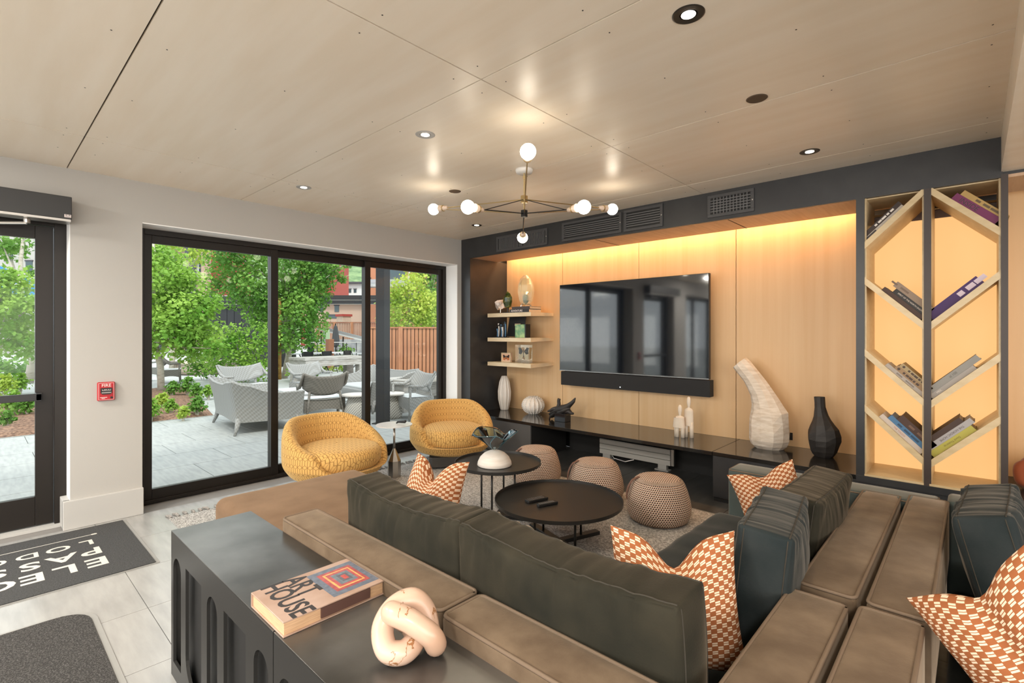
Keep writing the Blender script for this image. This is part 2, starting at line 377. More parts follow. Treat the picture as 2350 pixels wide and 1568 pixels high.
dc = MB().box((.135,-6,2.58),(6,5.46,2.72)).box((.128,-6,2.578),(.15,4.56,H+.01)).build('ceiling_lower', CEIL); dc['kind'] = 'structure'

# ------------------------------------------------------------------ sliding glass door in the window wall
sd = struct('window_1', (-5.45, 0, 0))
def frame_rect(y0, y1, z0, z1, wv, wt, wbm, x0, x1):
    return MB().box((x0,y0,z0),(x1,y0+wv,z1)).box((x0,y1-wv,z0),(x1,y1,z1)).box((x0,y0+wv,z1-wt),(x1,y1-wv,z1)).box((x0,y0+wv,z0),(x1,y1-wv,z0+wbm))
MB().box((-.07,.976,0),(.05,1.036,2.463)).box((-.07,4.43,0),(.05,4.489,2.463)).box((-.07,1.036,2.405),(.05,4.43,2.463)).box((-.07,1.036,0),(.05,4.43,.03)).build('outer_frame', BRONZE, sd, bevel=.003)
for y0, y1, dx in ((1.02,2.205,.0),(2.13,3.315,-.045),(3.235,4.44,.0)):
    MBf = frame_rect(y0, y1, .02, 2.42, .075, .085, .10, dx-.02, dx+.025).build('sash_frame', BRONZE, sd, bevel=.003)
    MB().box((dx-.002,y0+.06,.10),(dx+.002,y1-.06,2.36)).build('pane', PANE, MBf)
# second glazed bay further along the wall (seen in the screen's reflection)
w2 = struct('window_2', (-5.45,0,0))
MB2 = frame_rect(-3.7,-1.6,0,2.463,.07,.08,.1,-.04,.03).box((-.04,-2.69,.1),(.03,-2.61,2.38)).build('sash_frame', BRONZE, w2)
MB().box((-.002,-3.65,.08),(.002,-1.65,2.4)).build('pane', PANE, MB2)
# entrance door with push bar, overhead operator
dr = struct('door_1', (-5.40,0,0))
MB().box((-.06,.44,0),(.05,.515,2.463)).box((-.06,-.95,2.37),(.05,.44,2.463)).box((-.06,-.95,0),(.05,-.88,2.37)).build('door_frame', BRONZE, dr, bevel=.003)
lf = frame_rect(-.875,.436,.02,2.365,.105,.10,.225,-.03,.02).build('door_leaf', BRONZE, dr, bevel=.003)
MB().box((-.004,-.78,.23),(.0,.34,2.28)).build('pane', PANE, lf)
pb = MB().box((.05,-.85,1.0),(.085,.365,1.055)).box((.02,.33,.995),(.085,.365,1.06)).build('push_bar', BLKP, dr, bevel=.004)
MB().box((-.09,-.95,-.01),(.09,.515,.012)).build('threshold', TRIMW, dr)
op = thing('door_operator', 'long black box of the automatic door opener mounted above the glass entrance door', 'door opener', (XW,-.2,2.385))
MB().box((0,-.75,.0),(.15,.711,.17)).build('housing', PM('operator_black', (.022,.022,.022), .4), op, bevel=.004)
MB().box((.0,-.75,-.018),(.148,.705,-.001)).build('drive_plate', STEEL, op)
lbp = MB().box((.1505,.668,.012),(.152,.706,.034)).build('maker_plate', WHT, op)
MB().box((.152,.672,.026),(.1525,.686,.031)).box((.152,.69,.026),(.1525,.703,.031)).box((.152,.672,.016),(.1525,.703,.019)).build('plate_print', BLKPR, lbp)
MB().tube([(.06,.47,-.02),(.06,.47,-.05)], .02, 12).tube([(.06,.47,-.05),(-.05,.26,-.065)], .011, 8).tube([(-.05,.26,-.065),(-.05,.26,-.04)], .016, 10).tube([(-.05,.26,-.05),(-.12,-.15,-.05)], .011, 8).build('arm', STEEL, op)

# unseen frames added around the fill lights; the walls behind have no openings
for nm, lc, rz_, Lw in (('fill_light_frame_rear',(-.5,-5.92,.4),0,8.0),('fill_light_frame_side',(5.42,-.5,.6),PI/2,7.0)):
    wn = struct(nm, lc); wn.rotation_euler = (0,0,rz_); b = MB()
    b.box((-Lw/2-.08,-.03,-.08),(Lw/2+.08,.03,0)).box((-Lw/2-.08,-.03,2.08),(Lw/2+.08,.03,2.16))
    for i in range(6): x = -Lw/2+Lw*i/5; b.box((x-.04,-.03,0),(x+.04,.03,2.08))
    b.build('sash_frame', BRONZE, wn)
# ------------------------------------------------------------------ fire alarm pull station
fp = thing('fire_alarm_pull_station', 'red square fire alarm pull station on the pale wall between door and sliding window', 'fire alarm', (XW,.733,1.054))
MB().box((0,-.056,-.075),(.028,.056,.075)).build('case', RED, fp, bevel=.008)
MB().box((.028,-.049,-.068),(.0285,-.047,.068)).box((.028,.047,-.068),(.0285,.049,.068)).box((.028,-.049,.066),(.0285,.049,.068)).box((.028,-.049,-.068),(.0285,.049,-.066)).build('white_border', WHT, fp)
hd = MB().prism([(-.037,.028),(.037,.028),(.037,-.012),(.025,-.024),(-.025,-.024),(-.037,-.012)], 0, .004, Matrix(((0,0,1,.028),(1,0,0,0),(0,1,0,0),(0,0,0,1)))).build('pull_handle_recess', BLKP, fp)
MB().box((.030,-.03,-.014),(.042,.03,-.006)).build('pull_bar', PM('pull_grey', (.35,.33,.32), .5), fp, bevel=.002)
MB().box((.032,-.026,.006),(.0335,.026,.008)).box((.032,-.016,.013),(.0335,.004,.016)).box((.032,.01,.013),(.0335,.018,.016)).box((.032,-.027,.008),(.0335,-.025,.018)).box((.032,.025,.008),(.0335,.027,.018)).build('pull_mark', WHT, hd)
MW = Matrix(((0,0,1,.0287),(1,0,0,0),(0,1,0,.047),(0,0,0,1)))
text('lettering', 'FIRE', .034, WHT, fp, None, M=MW, sx=1)
MB().lathe([(.009,0),(.009,.003)], 14).build('key_lock', BLKP, fp, loc=(.028,.033,-.052), rot=(0,PI/2,0))
MB().box((.028,-.04,-.05),(.0285,.005,-.046)).box((.028,-.03,-.058),(.0285,-.008,-.055)).build('small_print', WHT, fp)

# ------------------------------------------------------------------ media wall: fascia, soffit, veneer, column
fa = MB().box((-5.17,YF,ZS),(.135,YF+.03,H)).build('trim_1', DARK); fa['kind'] = 'structure'
so = MB().box((-4.992,YF+.03,ZS),(3,5.085,ZS+.02)).build('ceiling_soffit', SOFW); so['kind'] = 'structure'
MB().box((-5.17,YF+.03,ZS+.021),(3,5.085,H)).build('trim_2', DARK)['kind'] = 'structure'
MB().box((-3.02,YF+.03,ZS-.0015),(-3.012,5.085,ZS)).build('soffit_joint', JOINT, so); MB().box((-1.62,YF+.03,ZS-.0015),(-1.612,5.085,ZS)).build('soffit_joint', JOINT, so)
cd = MB().box((-5.17,YF,0),(-4.992,YF+.03,ZS)).box((-5.17,YF+.03,0),(-4.992,5.46,ZS)).build('wall_column', DARK); cd['kind'] = 'structure'
vw = MB().box((-4.992,YB+.02,.4515),(3,5.46,2.80)).build('wall_veneer', BLACK); vw['kind'] = 'structure'
xv = [-4.992,-3.981,-2.873,-1.781,-.66]
for a, b in zip(xv[:-1], xv[1:]): MB().box((a+.003,YB,.4512),(b-.003,YB+.02,2.80)).build('veneer_panel', WOOD, vw)
MB().box((.16,YB,.4512),(1.25,YB+.02,2.80)).build('veneer_panel', WOOD, vw)
MB().box((-4.99,5.09,2.62),(-.67,5.10,2.64)).build('led_strip', LED, so)
# air vents in the fascia
def vent(lbl, x0, x1, z0, z1, kind):
    t = thing('air_vent', lbl, 'vent', ((x0+x1)/2, YF, (z0+z1)/2), 0, 'vents in the dark fascia')
    w_, h_ = (x1-x0)/2, (z1-z0)/2; e = .028
    ops = [(-w_+e, w_-e)] if kind != 'double' else [(-w_+e, -.03), (.03, w_-e)]
    fr = MB().box((-w_,-.014,-h_),(w_,.0,-h_+e)).box((-w_,-.014,h_-e),(w_,0,h_)).box((-w_,-.014,-h_+e),(-w_+e,0,h_-e)).box((w_-e,-.014,-h_+e),(w_,0,h_-e))
    if kind == 'double': fr.box((-.03,-.014,-h_+e),(.03,0,h_-e))
    fr.build('frame', PM('vent_frame', (.06,.06,.063), .4), t, bevel=.002)
    s_ = MB()
    for a, b in ops:
        MB().box((a,-.002,-h_+e),(b,-.001,h_-e)).build('vent_opening', BLACK, t)
        if kind in ('double', 'grid'):
            n = int((b-a)/(.02 if kind == 'double' else .028))
            for i in range(1, n): x = a+(b-a)*i/n; s_.box((x-.003,-.012,-h_+e),(x+.003,-.004,h_-e))
        if kind != 'double':
            n = int((2*h_-2*e)/.021)
            for i in range(1, n): z = -h_+e+(2*h_-2*e)*i/n; s_.box((a,-.013,z-.004),(b,-.004,z+.003))
    tag(s_.build('louvre', PM('vent_slat', (.15,.15,.155), .35), t), kind='stuff')
    MB().lathe([(.006,0),(.006,.002)], 8).build('screw', STEEL, t, loc=(w_-.012,-.014,0), rot=(PI/2,0,0))
vent('double vent with upright slats, nearest the window wall corner', -4.485,-3.655,2.56,2.755,'double')
vent('long vent with horizontal slats behind the chandelier bulbs', -3.44,-2.675,2.565,2.775,'h')
vent('short vent with horizontal slats beside the long slatted one', -2.645,-2.22,2.565,2.785,'h')
vent('vent with a square grid, nearest the bookcase', -1.785,-1.386,2.572,2.772,'grid')

# ------------------------------------------------------------------ low bench under the screen
bn = thing('media_bench', 'long low black bench with a polished top along the veneer wall', 'bench', (0,0,0))
for a, b in ((-4.992,-1.747),(-1.743,-.66)):
    MB().box((a,YF-.005,.415),(b,YB,.45)).build('top_slab', DARKG, bn, bevel=.002)
MB().box((-.66,YF-.005,.40),(3,YB,.45)).build('top_slab', DARK, bn, bevel=.002)
MB().box((-4.99,YF+.005,.02),(-3.925,YF+.025,.412)).build('cabinet_front', PM('grey_cabinet_front', (.085,.085,.085), .4), bn, bevel=.003)
MB().box((-3.945,YF+.025,0),(-3.925,YB,.412)).build('side_panel', BLACK, bn)
MB().box((-1.743,YF+.005,.04),(.16,YF+.025,.412)).build('cabinet_front', DARK, bn, bevel=.003); MB().box((.165,YF+.005,.04),(3,YF+.025,.40)).build('cabinet_front', DARK, bn, bevel=.003)
MB().box((-1.743,YF+.03,0),(3,YF+.05,.06)).build('plinth', BLACK, bn)
MB().box((-1.743,YF+.025,.04),(-1.723,YB,.412)).build('side_panel', BLACK, bn)
MB().box((-3.925,5.36,0),(-1.743,5.38,.412)).build('back_panel', BLACK, bn)
ra = thing('radiator', 'low white slatted radiator standing under the black bench', 'radiator', (-2.91,5.24,0))
for i in range(3): MB().box((-.455,-.03,.062+i*.061),(.455,-.005,.062+i*.061+.056)).build('slat', PM('radiator_white', (.50,.49,.46), .5), ra, bevel=.003)
MB().box((.455,-.015,.062),(.49,.02,.24)).build('end_cap', STEEL, ra)
for x in (-.36,.36): MB().box((x-.05,-.028,.008),(x+.05,.02,.08)).box((x-.08,-.05,0),(x+.08,.03,.01)).build('foot', PM('radiator_foot', (.45,.44,.42), .5), ra)
MB().tube([(-.3,-.01,.07),(-.25,-.03,.03),(-.1,-.03,.015),(0,-.01,.05)], .006, 6).build('hose', STEEL, ra)
tl = thing('wall_outlet', 'small black outlet plate behind the tall whitewashed vase', 'outlet', (-1.293,YB,.545))
MB().box((-.03,-.006,-.035),(.03,0,.035)).build('plate', BLKP, tl, bevel=.002); MB().box((-.012,-.008,-.018),(.012,-.006,.018)).build('socket', BLACK, tl)

# ------------------------------------------------------------------ lit bookcase
bc = thing('bookcase', 'tall backlit bookcase with slanting shelves and a dark centre post', 'bookcase', (0,0,0))
for a, b in ((-.66,-.607),(-.262,-.222),(.127,.161)): MB().box((a,YF-.002,.45),(b,YF+.012,ZS+ (0 if a < 0 else .02))).build('post', DARK if a < -.5 else PM('post_brown', (.045,.032,.028), .45), bc)
for x in (-.607,-.272,-.232,.117):
    MB().box((x,YF+.012,.451),(x+.01 if x != -.272 else x+.01,5.0,ZS-.001)).build('side_lining', BRASSW, bc)
MB().box((-.2615,YF+.0125,.4515),(-.2325,4.995,ZS-.002)).build('divider', BRASSW, bc)
MB().box((-.66,YF+.012,.451),(-.608,5.02,ZS-.001)).build('side_panel', BLACK, bc); MB().box((.127,YF+.012,.451),(.16,5.02,ZS-.001)).build('side_panel', BRASSW, bc)
for a, b in ((-.597,-.272),(-.222,.117)):
    MB().box((a,5.0,.452),(b,5.012,2.40)).build('light_panel', PANELG, bc)
    MB().box((a,4.985,2.40),(b,5.012,2.47)).build('top_rail', PM('rail_brown', (.10,.05,.025), .4), bc)
    MB().tube([(a,4.975,2.47),(b,4.975,2.47)], .008, 8).build('light_rod', BRASS, bc)
    MB().box((a,YF+.03,2.53),(b,5.0,2.538)).build('top_lining', BRASSW, bc)
    MB().box((a-.01,YF-.003,.451),(b+.01,5.0,.466)).build('bottom_board', BRASSW, bc)
SH = {'L1':(2.158,2.50),'R1':(2.493,2.157),'L2':(1.891,1.546),'R2':(1.551,1.883),'L3':(1.351,1.004),'R3':(1.0,1.342),'L4':(.933,.587),'R4':(.583,.929)}
th_ = .054
for k, (za, zb) in SH.items():
    a, b = (-.607,-.262) if k[0] == 'L' else (-.222,.127)
    MB().add([(a,YF+.002,za),(b,YF+.002,zb),(b,YF+.002,zb+th_),(a,YF+.002,za+th_),(a,4.995,za),(b,4.995,zb),(b,4.995,zb+th_),(a,4.995,za+th_)],
             [(0,1,2,3),(7,6,5,4),(0,4,5,1),(3,2,6,7),(0,3,7,4),(1,5,6,2)]).build('shelf', BRASSW, bc)
MB().tube([(-.03,4.97,2.47),(-.03,4.97,2.33)], .0025, 6).sphere((-.03,4.97,2.325),.007,8,6).build('pull_cord', BRASS, bc)

BK = {}
def bmat(c):
    if c not in BK: BK[c] = PM('book_cover', c, .55)
    return BK[c]
PAGES = PM('book_pages', (.66,.54,.38), .9, vcol=(.55,.43,.29), vscale=60, stretch=(1,1,20))
def book(shelf, s0, ln, off, tk, dep, col, lbl, title=None, tcol=None, tsz=.5, tpos=.5, flip=False, lbl2=None):
    """book lying along a slanting shelf: s0 = start along the shelf from its left end, off = stack height below it"""
    za, zb = SH[shelf]; a, b = (-.607,-.262) if shelf[0] == 'L' else (-.222,.127)
    sl = math.atan2(zb-za, b-a); d = Vector((math.cos(sl),0,math.sin(sl))); n = Vector((-math.sin(sl),0,math.cos(sl)))
    o = Vector((a,YF+.03,za+th_)) + d*s0 + n*(off+.0005)
    t = thing('book', lbl, 'book', o, 0, 'books in the lit bookcase'); t.rotation_euler = (0,-sl,0)
    y1 = dep
    MB().box((0,0,0),(ln,y1,.003)).box((0,0,tk-.003),(ln,y1,tk)).box((0,0,.003),(ln,.004,tk-.003)).build('cover', bmat(col), t)
    MB().box((.004,.004,.003),(ln-.004,y1-.004,tk-.003)).build('pages', PAGES, t)
    if title and title[0] == '#':
        q = MB(); n_ = int(title[1]); hh = tk*tsz/2
        for i in range(n_):
            c_ = ln*(tpos-.28+.56*(i+.5)/n_); w_ = ln*.22/n_*(1+.3*((i*7)%3-1))
            q.box((c_-w_,-.0004,tk/2-hh),(c_+w_,0,tk/2+hh))
        if len(title) > 2: q.lathe([(tk*.3,-.0004),(tk*.3,0)],12,(0,0,0)); 
        if len(title) > 2:
            for i in range(len(q.v)-24, len(q.v)): x_,y_,z_ = q.v[i]; q.v[i] = (ln*.1+x_, z_, tk/2+y_)
        q.build('spine_lettering', bmat(tcol), t)
    elif title:
        M = Matrix.Translation((ln*tpos,-.0004,tk/2)) @ Matrix.Rotation(PI/2,4,'X')
        if flip: M = M @ Matrix.Rotation(PI,4,'Z')
        text('spine_title', title, tk*tsz, bmat(tcol), t, None, M=M, ext=.0002)
    return t
book('L1',.03,.30,0,.022,.22,(.55,.50,.44),'thin white book under the dark one on the top left slanting shelf','#1',(.05,.04,.04),.6,.1)
book('L1',.035,.30,.0225,.032,.24,(.035,.02,.016),'dark brown book with white blocks of lettering on the top left slanting shelf','#5',(.75,.7,.65),.42,.55)
book('R1',.14,.30,0,.05,.24,(.16,.02,.09),'plum and green book with INSIDE on its spine, top right slanting shelf','INSIDE',(.04,.03,.03),.85,.35)
book('R1',.16,.30,.0505,.035,.24,(.42,.27,.09),'gold book lying on the plum one, top right slanting shelf','#3',(.12,.08,.04),.4,.55)
book('L2',.14,.32,0,.03,.2,(.05,.022,.014),'brown book at the bottom of the stack on the second left slanting shelf')
book('L2',.20,.26,.0305,.035,.22,(.018,.016,.016),'black book with SNOW on its spine on the second left slanting shelf','SPIRIT OF THE NORTH SNOW',(.7,.62,.55),.42,.5)
book('L2',.17,.29,.066,.042,.22,(.25,.18,.13),'thick taupe book topping the stack on the second left slanting shelf','#2',(.15,.1,.07),.3,.12)
book('R2',.015,.36,0,.062,.24,(.045,.012,.10),'thick purple book alone on the second right slanting shelf','#3',(.62,.52,.6),.5,.82)
book('L3',.17,.30,0,.026,.2,(.37,.33,.30),'slim grey book at the bottom of the stack on the third left slanting shelf','#2',(.2,.17,.15),.4,.5)
book('L3',.22,.24,.0265,.032,.21,(.30,.19,.10),'tan book with a dark round mark, middle of the third left stack','#5d',(.06,.035,.025),.45,.5)
book('L3',.23,.24,.059,.030,.21,(.36,.27,.14),'pale tan book with a dark round mark, topping the third left stack','#5d',(.06,.035,.025),.45,.5)
book('R3',.01,.32,0,.03,.21,(.36,.33,.31),'slim grey book at the bottom of the third right slanting shelf','MEIL',(.75,.7,.65),.6,.2)
book('R3',.03,.36,.0305,.04,.21,(.26,.25,.23),'grey book with a dark round mark on the third right slanting shelf','al 100',(.1,.09,.08),.55,.5)
book('L4',.12,.34,0,.032,.2,(.52,.45,.40),'white book with thin red lettering at the bottom of the lowest left slanting shelf','THE TOUCH',(.35,.1,.06),.5,.45)
book('L4',.16,.32,.0325,.035,.21,(.06,.16,.30),'blue book in the stack on the lowest left slanting shelf','#3',(.02,.06,.12),.4,.45)
book('L4',.20,.27,.068,.05,.23,(.06,.028,.018),'thick dark brown book topping the lowest left stack','#2',(.16,.09,.06),.3,.5)
book('R4',.02,.31,0,.042,.21,(.42,.38,.07),'yellow book at the bottom of the lowest right slanting shelf','David Thulstrup',(.12,.1,.02),.42,.5,True)
book('R4',.03,.33,.0425,.038,.22,(.36,.34,.34),'grey book with THE NORDIC on its spine on the lowest right slanting shelf','THE NORDIC HOME',(.06,.05,.05),.5,.55,True)
book('R4',.04,.28,.081,.036,.24,(.05,.025,.016),'dark brown book topping the lowest right stack')

# ------------------------------------------------------------------ screen and sound bar
tv = thing('television', 'large flat black television hung on the veneer wall', 'television', (-2.95,5.12,1.05))
MB().box((-.957,0,0),(.957,.045,1.093)).build('housing', BLKP, tv, bevel=.003)
MB().box((-.951,-.0015,.012),(.951,-.0002,1.088)).build('screen', SCREEN, tv)
MB().box((-.957,-.004,-.002),(.957,.0,.010)).build('bottom_bezel', PM('bezel_silver', (.25,.26,.27), .25, metal=.8), tv)
MB().box((-.3,.045,.3),(.3,.16,.8)).build('wall_bracket', BLKM, tv)
sb = thing('sound_bar', 'long black sound bar fixed below the television', 'sound bar', (-2.93,5.11,.868))
MB().box((-.95,0,0),(.95,.10,.172)).build('body', PM('soundbar_cloth', (.016,.016,.017), .85), sb, bevel=.004)
MB().lathe([(.007,0),(.007,.002)], 10).build('status_light', emit('status_led', (.8,.9,1), 1.2), sb, loc=(-.09,0,.03), rot=(PI/2,0,0))
MB().box((-.5,.10,.05),(.5,.17,.12)).build('wall_bracket', BLKM, sb)

# ------------------------------------------------------------------ floating shelves and what stands on them
SZ = (1.748,1.418,1.086)
for z, l in zip(SZ, ('top pale floating shelf left of the television, with the glass egg','middle pale floating shelf left of the television','lowest pale floating shelf left of the television, with framed butterflies')):
    t = thing('floating_shelf', l, 'shelf', (-4.527,YB,z), 0, 'floating shelves')
    MB().add([(-.392,-.463,-.004),(.392,-.463,-.004),(.392,0,.008),(-.392,0,.008),(-.392,-.463,.048),(.392,-.463,.048),(.392,0,.048),(-.392,0,.048)],
             [(0,3,2,1),(4,5,6,7),(0,1,5,4),(1,2,6,5),(2,3,7,6),(3,0,4,7)]).build('board', SHELFW, t)
EGGM = PM('frosted_glass', (.86,.84,.66), .12, spec=.8); nt = EGGM.node_tree; tr = N(nt,'ShaderNodeBsdfTransparent'); mx = N(nt,'ShaderNodeMixShader'); mx.inputs[0].default_value = .68; nt.links.new(nt.nodes['Principled BSDF'].outputs[0], mx.inputs[1]); nt.links.new(tr.outputs[0], mx.inputs[2]); nt.links.new(mx.outputs[0], nt.nodes['Material Output'].inputs[0])
z1, z2, z3 = [q+.0485 for q in SZ]
t = thing('crystal', 'small clear crystal on a rod, left end of the top shelf', 'crystal', (-4.80,4.95,z1))
MB().box((-.03,-.03,0),(.03,.03,.012)).build('base', BLKM, t); MB().tube([(0,0,.012),(0,0,.09)], .006, 6).build('rod', STEEL, t)
def rock(seed, n=2, sc=(1,1,1), amp=.35):
    bm = bmesh.new(); bmesh.ops.create_icosphere(bm, subdivisions=n, radius=1); b = MB()
    for v in bm.verts:
        d = 1+amp*mnoise.noise(v.co*1.7+Vector((seed,seed*2.1,0))); v.co = Vector((v.co.x*d*sc[0], v.co.y*d*sc[1], v.co.z*d*sc[2]))
    b.add([v.co.copy() for v in bm.verts], [[q.index for q in f.verts] for f in bm.faces]); bm.free(); return b
rock(3,2,(.075,.06,.06),.9).build('stone', PM('quartz', (.80,.76,.74), .25, vcol=(.62,.54,.50), vscale=14), t, loc=(0,0,.125))
t = thing('green_stone', 'upright dark green polished stone on a dark stand on the top shelf', 'stone', (-4.64,4.93,z1))
MB().box((-.06,-.04,0),(.06,.04,.012)).build('base', BLKM, t); MB().tube([(0,0,.012),(0,0,.07)], .012, 8).build('stem', BLKM, t)
b = MB().lathe([(.001,0),(.05,.02),(.075,.09),(.07,.15),(.03,.21),(.001,.235)], 10); b.v = [(x*(1+.25*mnoise.noise(Vector((x*30,y*30,z*20)))), y*.6, z) for x,y,z in b.v]
b.build('stone', PM('tourmaline', (.03,.05,.01), .12, vcol=(.22,.22,.04), vscale=22, vlo=.5, vhi=.7, spec=.8), t, loc=(0,0,.065))
BKD = PM('book_black', (.02,.018,.018), .5)
def flat_book(lbl, loc, sx, sy, tk, m, name=None, title=None, tc=WHT, rz=0, group=None):
    t = thing('book', lbl, 'book', loc, rz, group)
    MB().box((-sx/2,-sy/2,0),(sx/2,sy/2,.003)).box((-sx/2,-sy/2,tk-.003),(sx/2,sy/2,tk)).box((-sx/2,-sy/2,.003),(sx/2,-sy/2+.004,tk-.003)).build('cover', m, t)
    MB().box((-sx/2+.005,-sy/2+.004,.003),(sx/2-.005,sy/2-.005,tk-.003)).build('pages', PAGES, t)
    if title: text('spine_title', title, tk*.85, tc, t, None, M=Matrix.Translation((-sx*.12,-sy/2-.0006,tk/2)) @ Matrix.Rotation(PI/2,4,'X'), ext=.0003, sx=1)
    return t
flat_book('black book with ADVENTURE on its spine on the top shelf', (-4.345,4.95,z1), .34, .25, .042, BKD, title='ADVENTURE', group='books under the glass egg')
flat_book('second dark book, between the ADVENTURE book and the glass egg', (-4.325,4.95,z1+.0425), .31, .23, .034, PM('book_dark_brown', (.05,.035,.03), .5), group='books under the glass egg')
t = thing('glass_egg', 'tall faceted clear glass egg with a teal core on the books', 'ornament', (-4.355,4.97,z1+.077))
MB().lathe([(.075,0),(.075,.03),(.06,.04)], 20).build('foot', GLASSC, t)
b = MB().lathe([(.055,.03),(.09,.08),(.112,.20),(.105,.29),(.075,.37),(.03,.415),(.001,.425)], 9)
b.build('shell', EGGM, t); rock(5,2,(.045,.04,.06),.3).build('core', PM('teal_core', (.02,.12,.13), .2), t, loc=(0,0,.105))
MB().lathe([(.03,.17),(.085,.21),(.09,.28),(.055,.36),(.001,.40)], 14).build('pale_swirl', glass_mat('yellow_swirl', (.94,.93,.74), .6), t)
# middle shelf
t = thing('picture', 'dark picture propped at a slant on the middle shelf', 'picture', (-4.62,5.08,z2)); 
MB().obox((0,0,.15),(.30,.015,.27), Rx(-.22)).build('board', DARK, t); MB().obox((.03,-.006,.175),(.10,.016,.03), Rx(-.22)).build('label', SHELFW, t)
t = thing('drip_sculpture', 'small blue and white dripping sculpture on the middle shelf', 'sculpture', (-4.735,4.90,z2))
MB().box((-.10,-.05,0),(.10,.05,.012)).build('base', BLKM, t)
for i in range(7):
    x = -.075+.025*i; hh = .12+.10*abs(math.sin(i*2.3)); mm = (PM('drip_blue', (.10,.22,.38), .3), WHITEP, BLKP)[i%3]
    MB().tube([(x,0,.012),(x+.006,.0,hh*.6),(x-.004,0,hh)], [.010,.008,.012], 8).build('drip', mm, t, smooth=True)
MB().tube([(-.10,.0,.13),(-.04,0,.17),(.02,0,.15),(.09,0,.21)], .013, 8).build('drip', BLKP, t, smooth=True)
t = thing('green_block', 'square green mottled glass block on the middle shelf', 'ornament', (-4.385,4.93,z2))
MB().box((-.085,-.045,0),(.085,.045,.175)).build('block', PM('malachite', (.05,.20,.05), .15, vcol=(.28,.42,.12), vscale=16, vlo=.4, vhi=.62, spec=.7), t, bevel=.004)
MB().box((.086,-.045,0),(.105,.045,.178)).build('dark_edge', BLKP, t)
# lowest shelf
def wing(side, w_, h_):
    return [(side*.004,.002),(side*w_*.55,h_*.5),(side*w_,h_*.42),(side*w_*.82,.0),(side*w_*.9,-h_*.38),(side*w_*.4,-h_*.5),(side*.004,-h_*.12)]
def butterfly(parent, loc, w_, h_, m, m2):
    R = Matrix(((1,0,0,loc[0]),(0,0,-1,loc[1]),(0,1,0,loc[2]),(0,0,0,1)))
    bod = MB().tube([(loc[0],loc[1],loc[2]-h_*.32),(loc[0],loc[1],loc[2]+h_*.34)], [.004,.006], 6).build('butterfly_body', BLKP, parent)
    for sd_ in (-1,1):
        p = wing(sd_, w_, h_)
        if sd_ < 0: p = p[::-1]
        MB().prism(p, -.001, .001, R).build('butterfly_wing', m, parent)
        q = [(x*.85+sd_*w_*.12, y*.55+h_*.2) for x, y in p]; MB().prism(q, .001, .0016, R).build('wing_marking', m2, bod)
t = thing('butterfly_frame', 'small shallow frame with an orange butterfly on the lowest shelf', 'frame', (-4.66,4.92,z3))
MB().box((-.085,0,0),(.085,.02,.125)).build('backing', PM('frame_peach', (.70,.47,.33), .6), t)
MB().box((-.085,-.012,0),(.085,0,.008)).box((-.085,-.012,.117),(.085,0,.125)).box((-.085,-.012,.008),(-.077,0,.117)).box((.077,-.012,.008),(.085,0,.117)).build('rim', SHELFW, t)
butterfly(t, (0,-.004,.062), .065, .075, PM('wing_orange', (.45,.15,.05), .7), BLKPR)
t = thing('acrylic_block', 'clear acrylic block holding a pale dark-tipped butterfly on the lowest shelf', 'ornament', (-4.33,4.90,z3))
MB().box((-.125,-.03,0),(.125,.03,.24)).build('block', ACRYL, t, bevel=.003)
butterfly(t, (0,0,.125), .095, .17, PM('wing_cream', (.62,.56,.40), .7), BLKPR)

# ------------------------------------------------------------------ ornaments on the bench
BT = .4505
def ribbed(t, prof, n, amp, m):
    MB().lathe(prof, 8*n, fn=lambda th, r, z: r*(1+amp*(abs(math.cos(n*th/2))**6)-amp*.4)).build('body', m, t, smooth=True)
t = thing('tall_ribbed_vase', 'tall slim white ribbed vase at the far end of the bench', 'vase', (-4.85,5.08,BT))
ribbed(t, [(.001,0),(.05,0),(.055,.01),(.085,.15),(.088,.26),(.07,.39),(.038,.475),(.03,.475),(.03,.44)], 12, .14, CER)
MB().lathe([(.028,.44),(.028,.445)], 16).build('mouth', BLACK, t)
t = thing('round_ribbed_vase', 'round white vase with saw-toothed ribs on the bench', 'vase', (-4.32,5.08,BT))
prof = [(.001,0),(.05,0)]+[(.138*math.sin(a)+.004, .118-.116*math.cos(a)) for a in [PI*k/14 for k in range(2,14)]]+[(.022,.232),(.02,.215)]
ribbed(t, prof, 16, .12, CER); MB().lathe([(.02,.214),(.02,.219)], 16).build('mouth', BLACK, t)
sp_ = MB()
for k in range(16):
    th = 2*PI*(k+.0)/16
    for j in range(2, 15):
        a = PI*j/16; r = .147*math.sin(a)+.005; sp_.sphere((r*math.cos(th), r*math.sin(th), .118-.12*math.cos(a)), .007, 6, 4)
tag(sp_.build('rib_tooth', CER, t, smooth=True), kind='stuff')
t = thing('driftwood_sculpture', 'black driftwood piece mounted on a black cube on the bench', 'sculpture', (-3.70,4.90,BT))
MB().box((-.075,-.06,0),(.085,.06,.10)).build('cube_base', PM('black_stone', (.012,.013,.016), .12), t, bevel=.003)
b = MB()
def limb(pts, rs, seed):
    P = [Vector(p) for p in pts]; Q = []; R_ = []
    for i in range(len(P)-1):
        for k in range(5):
            f = k/5; Q.append(P[i].lerp(P[i+1], f)+Vector((mnoise.noise(Vector((i+f,seed,0))),mnoise.noise(Vector((seed,i+f,3))),mnoise.noise(Vector((9,seed,i+f)))))*.012); R_.append(rs[i]*(1-f)+rs[i+1]*f+.006*mnoise.noise(Vector((seed,i*5+k,1))))
    Q.append(P[-1]); R_.append(rs[-1]); b.tube(Q, R_, 8)
limb([(-.20,0,.06),(-.12,0,.11),(0,0,.15),(.09,.0,.19),(.17,0,.26),(.195,0,.30)],[.014,.035,.05,.035,.022,.006],1)
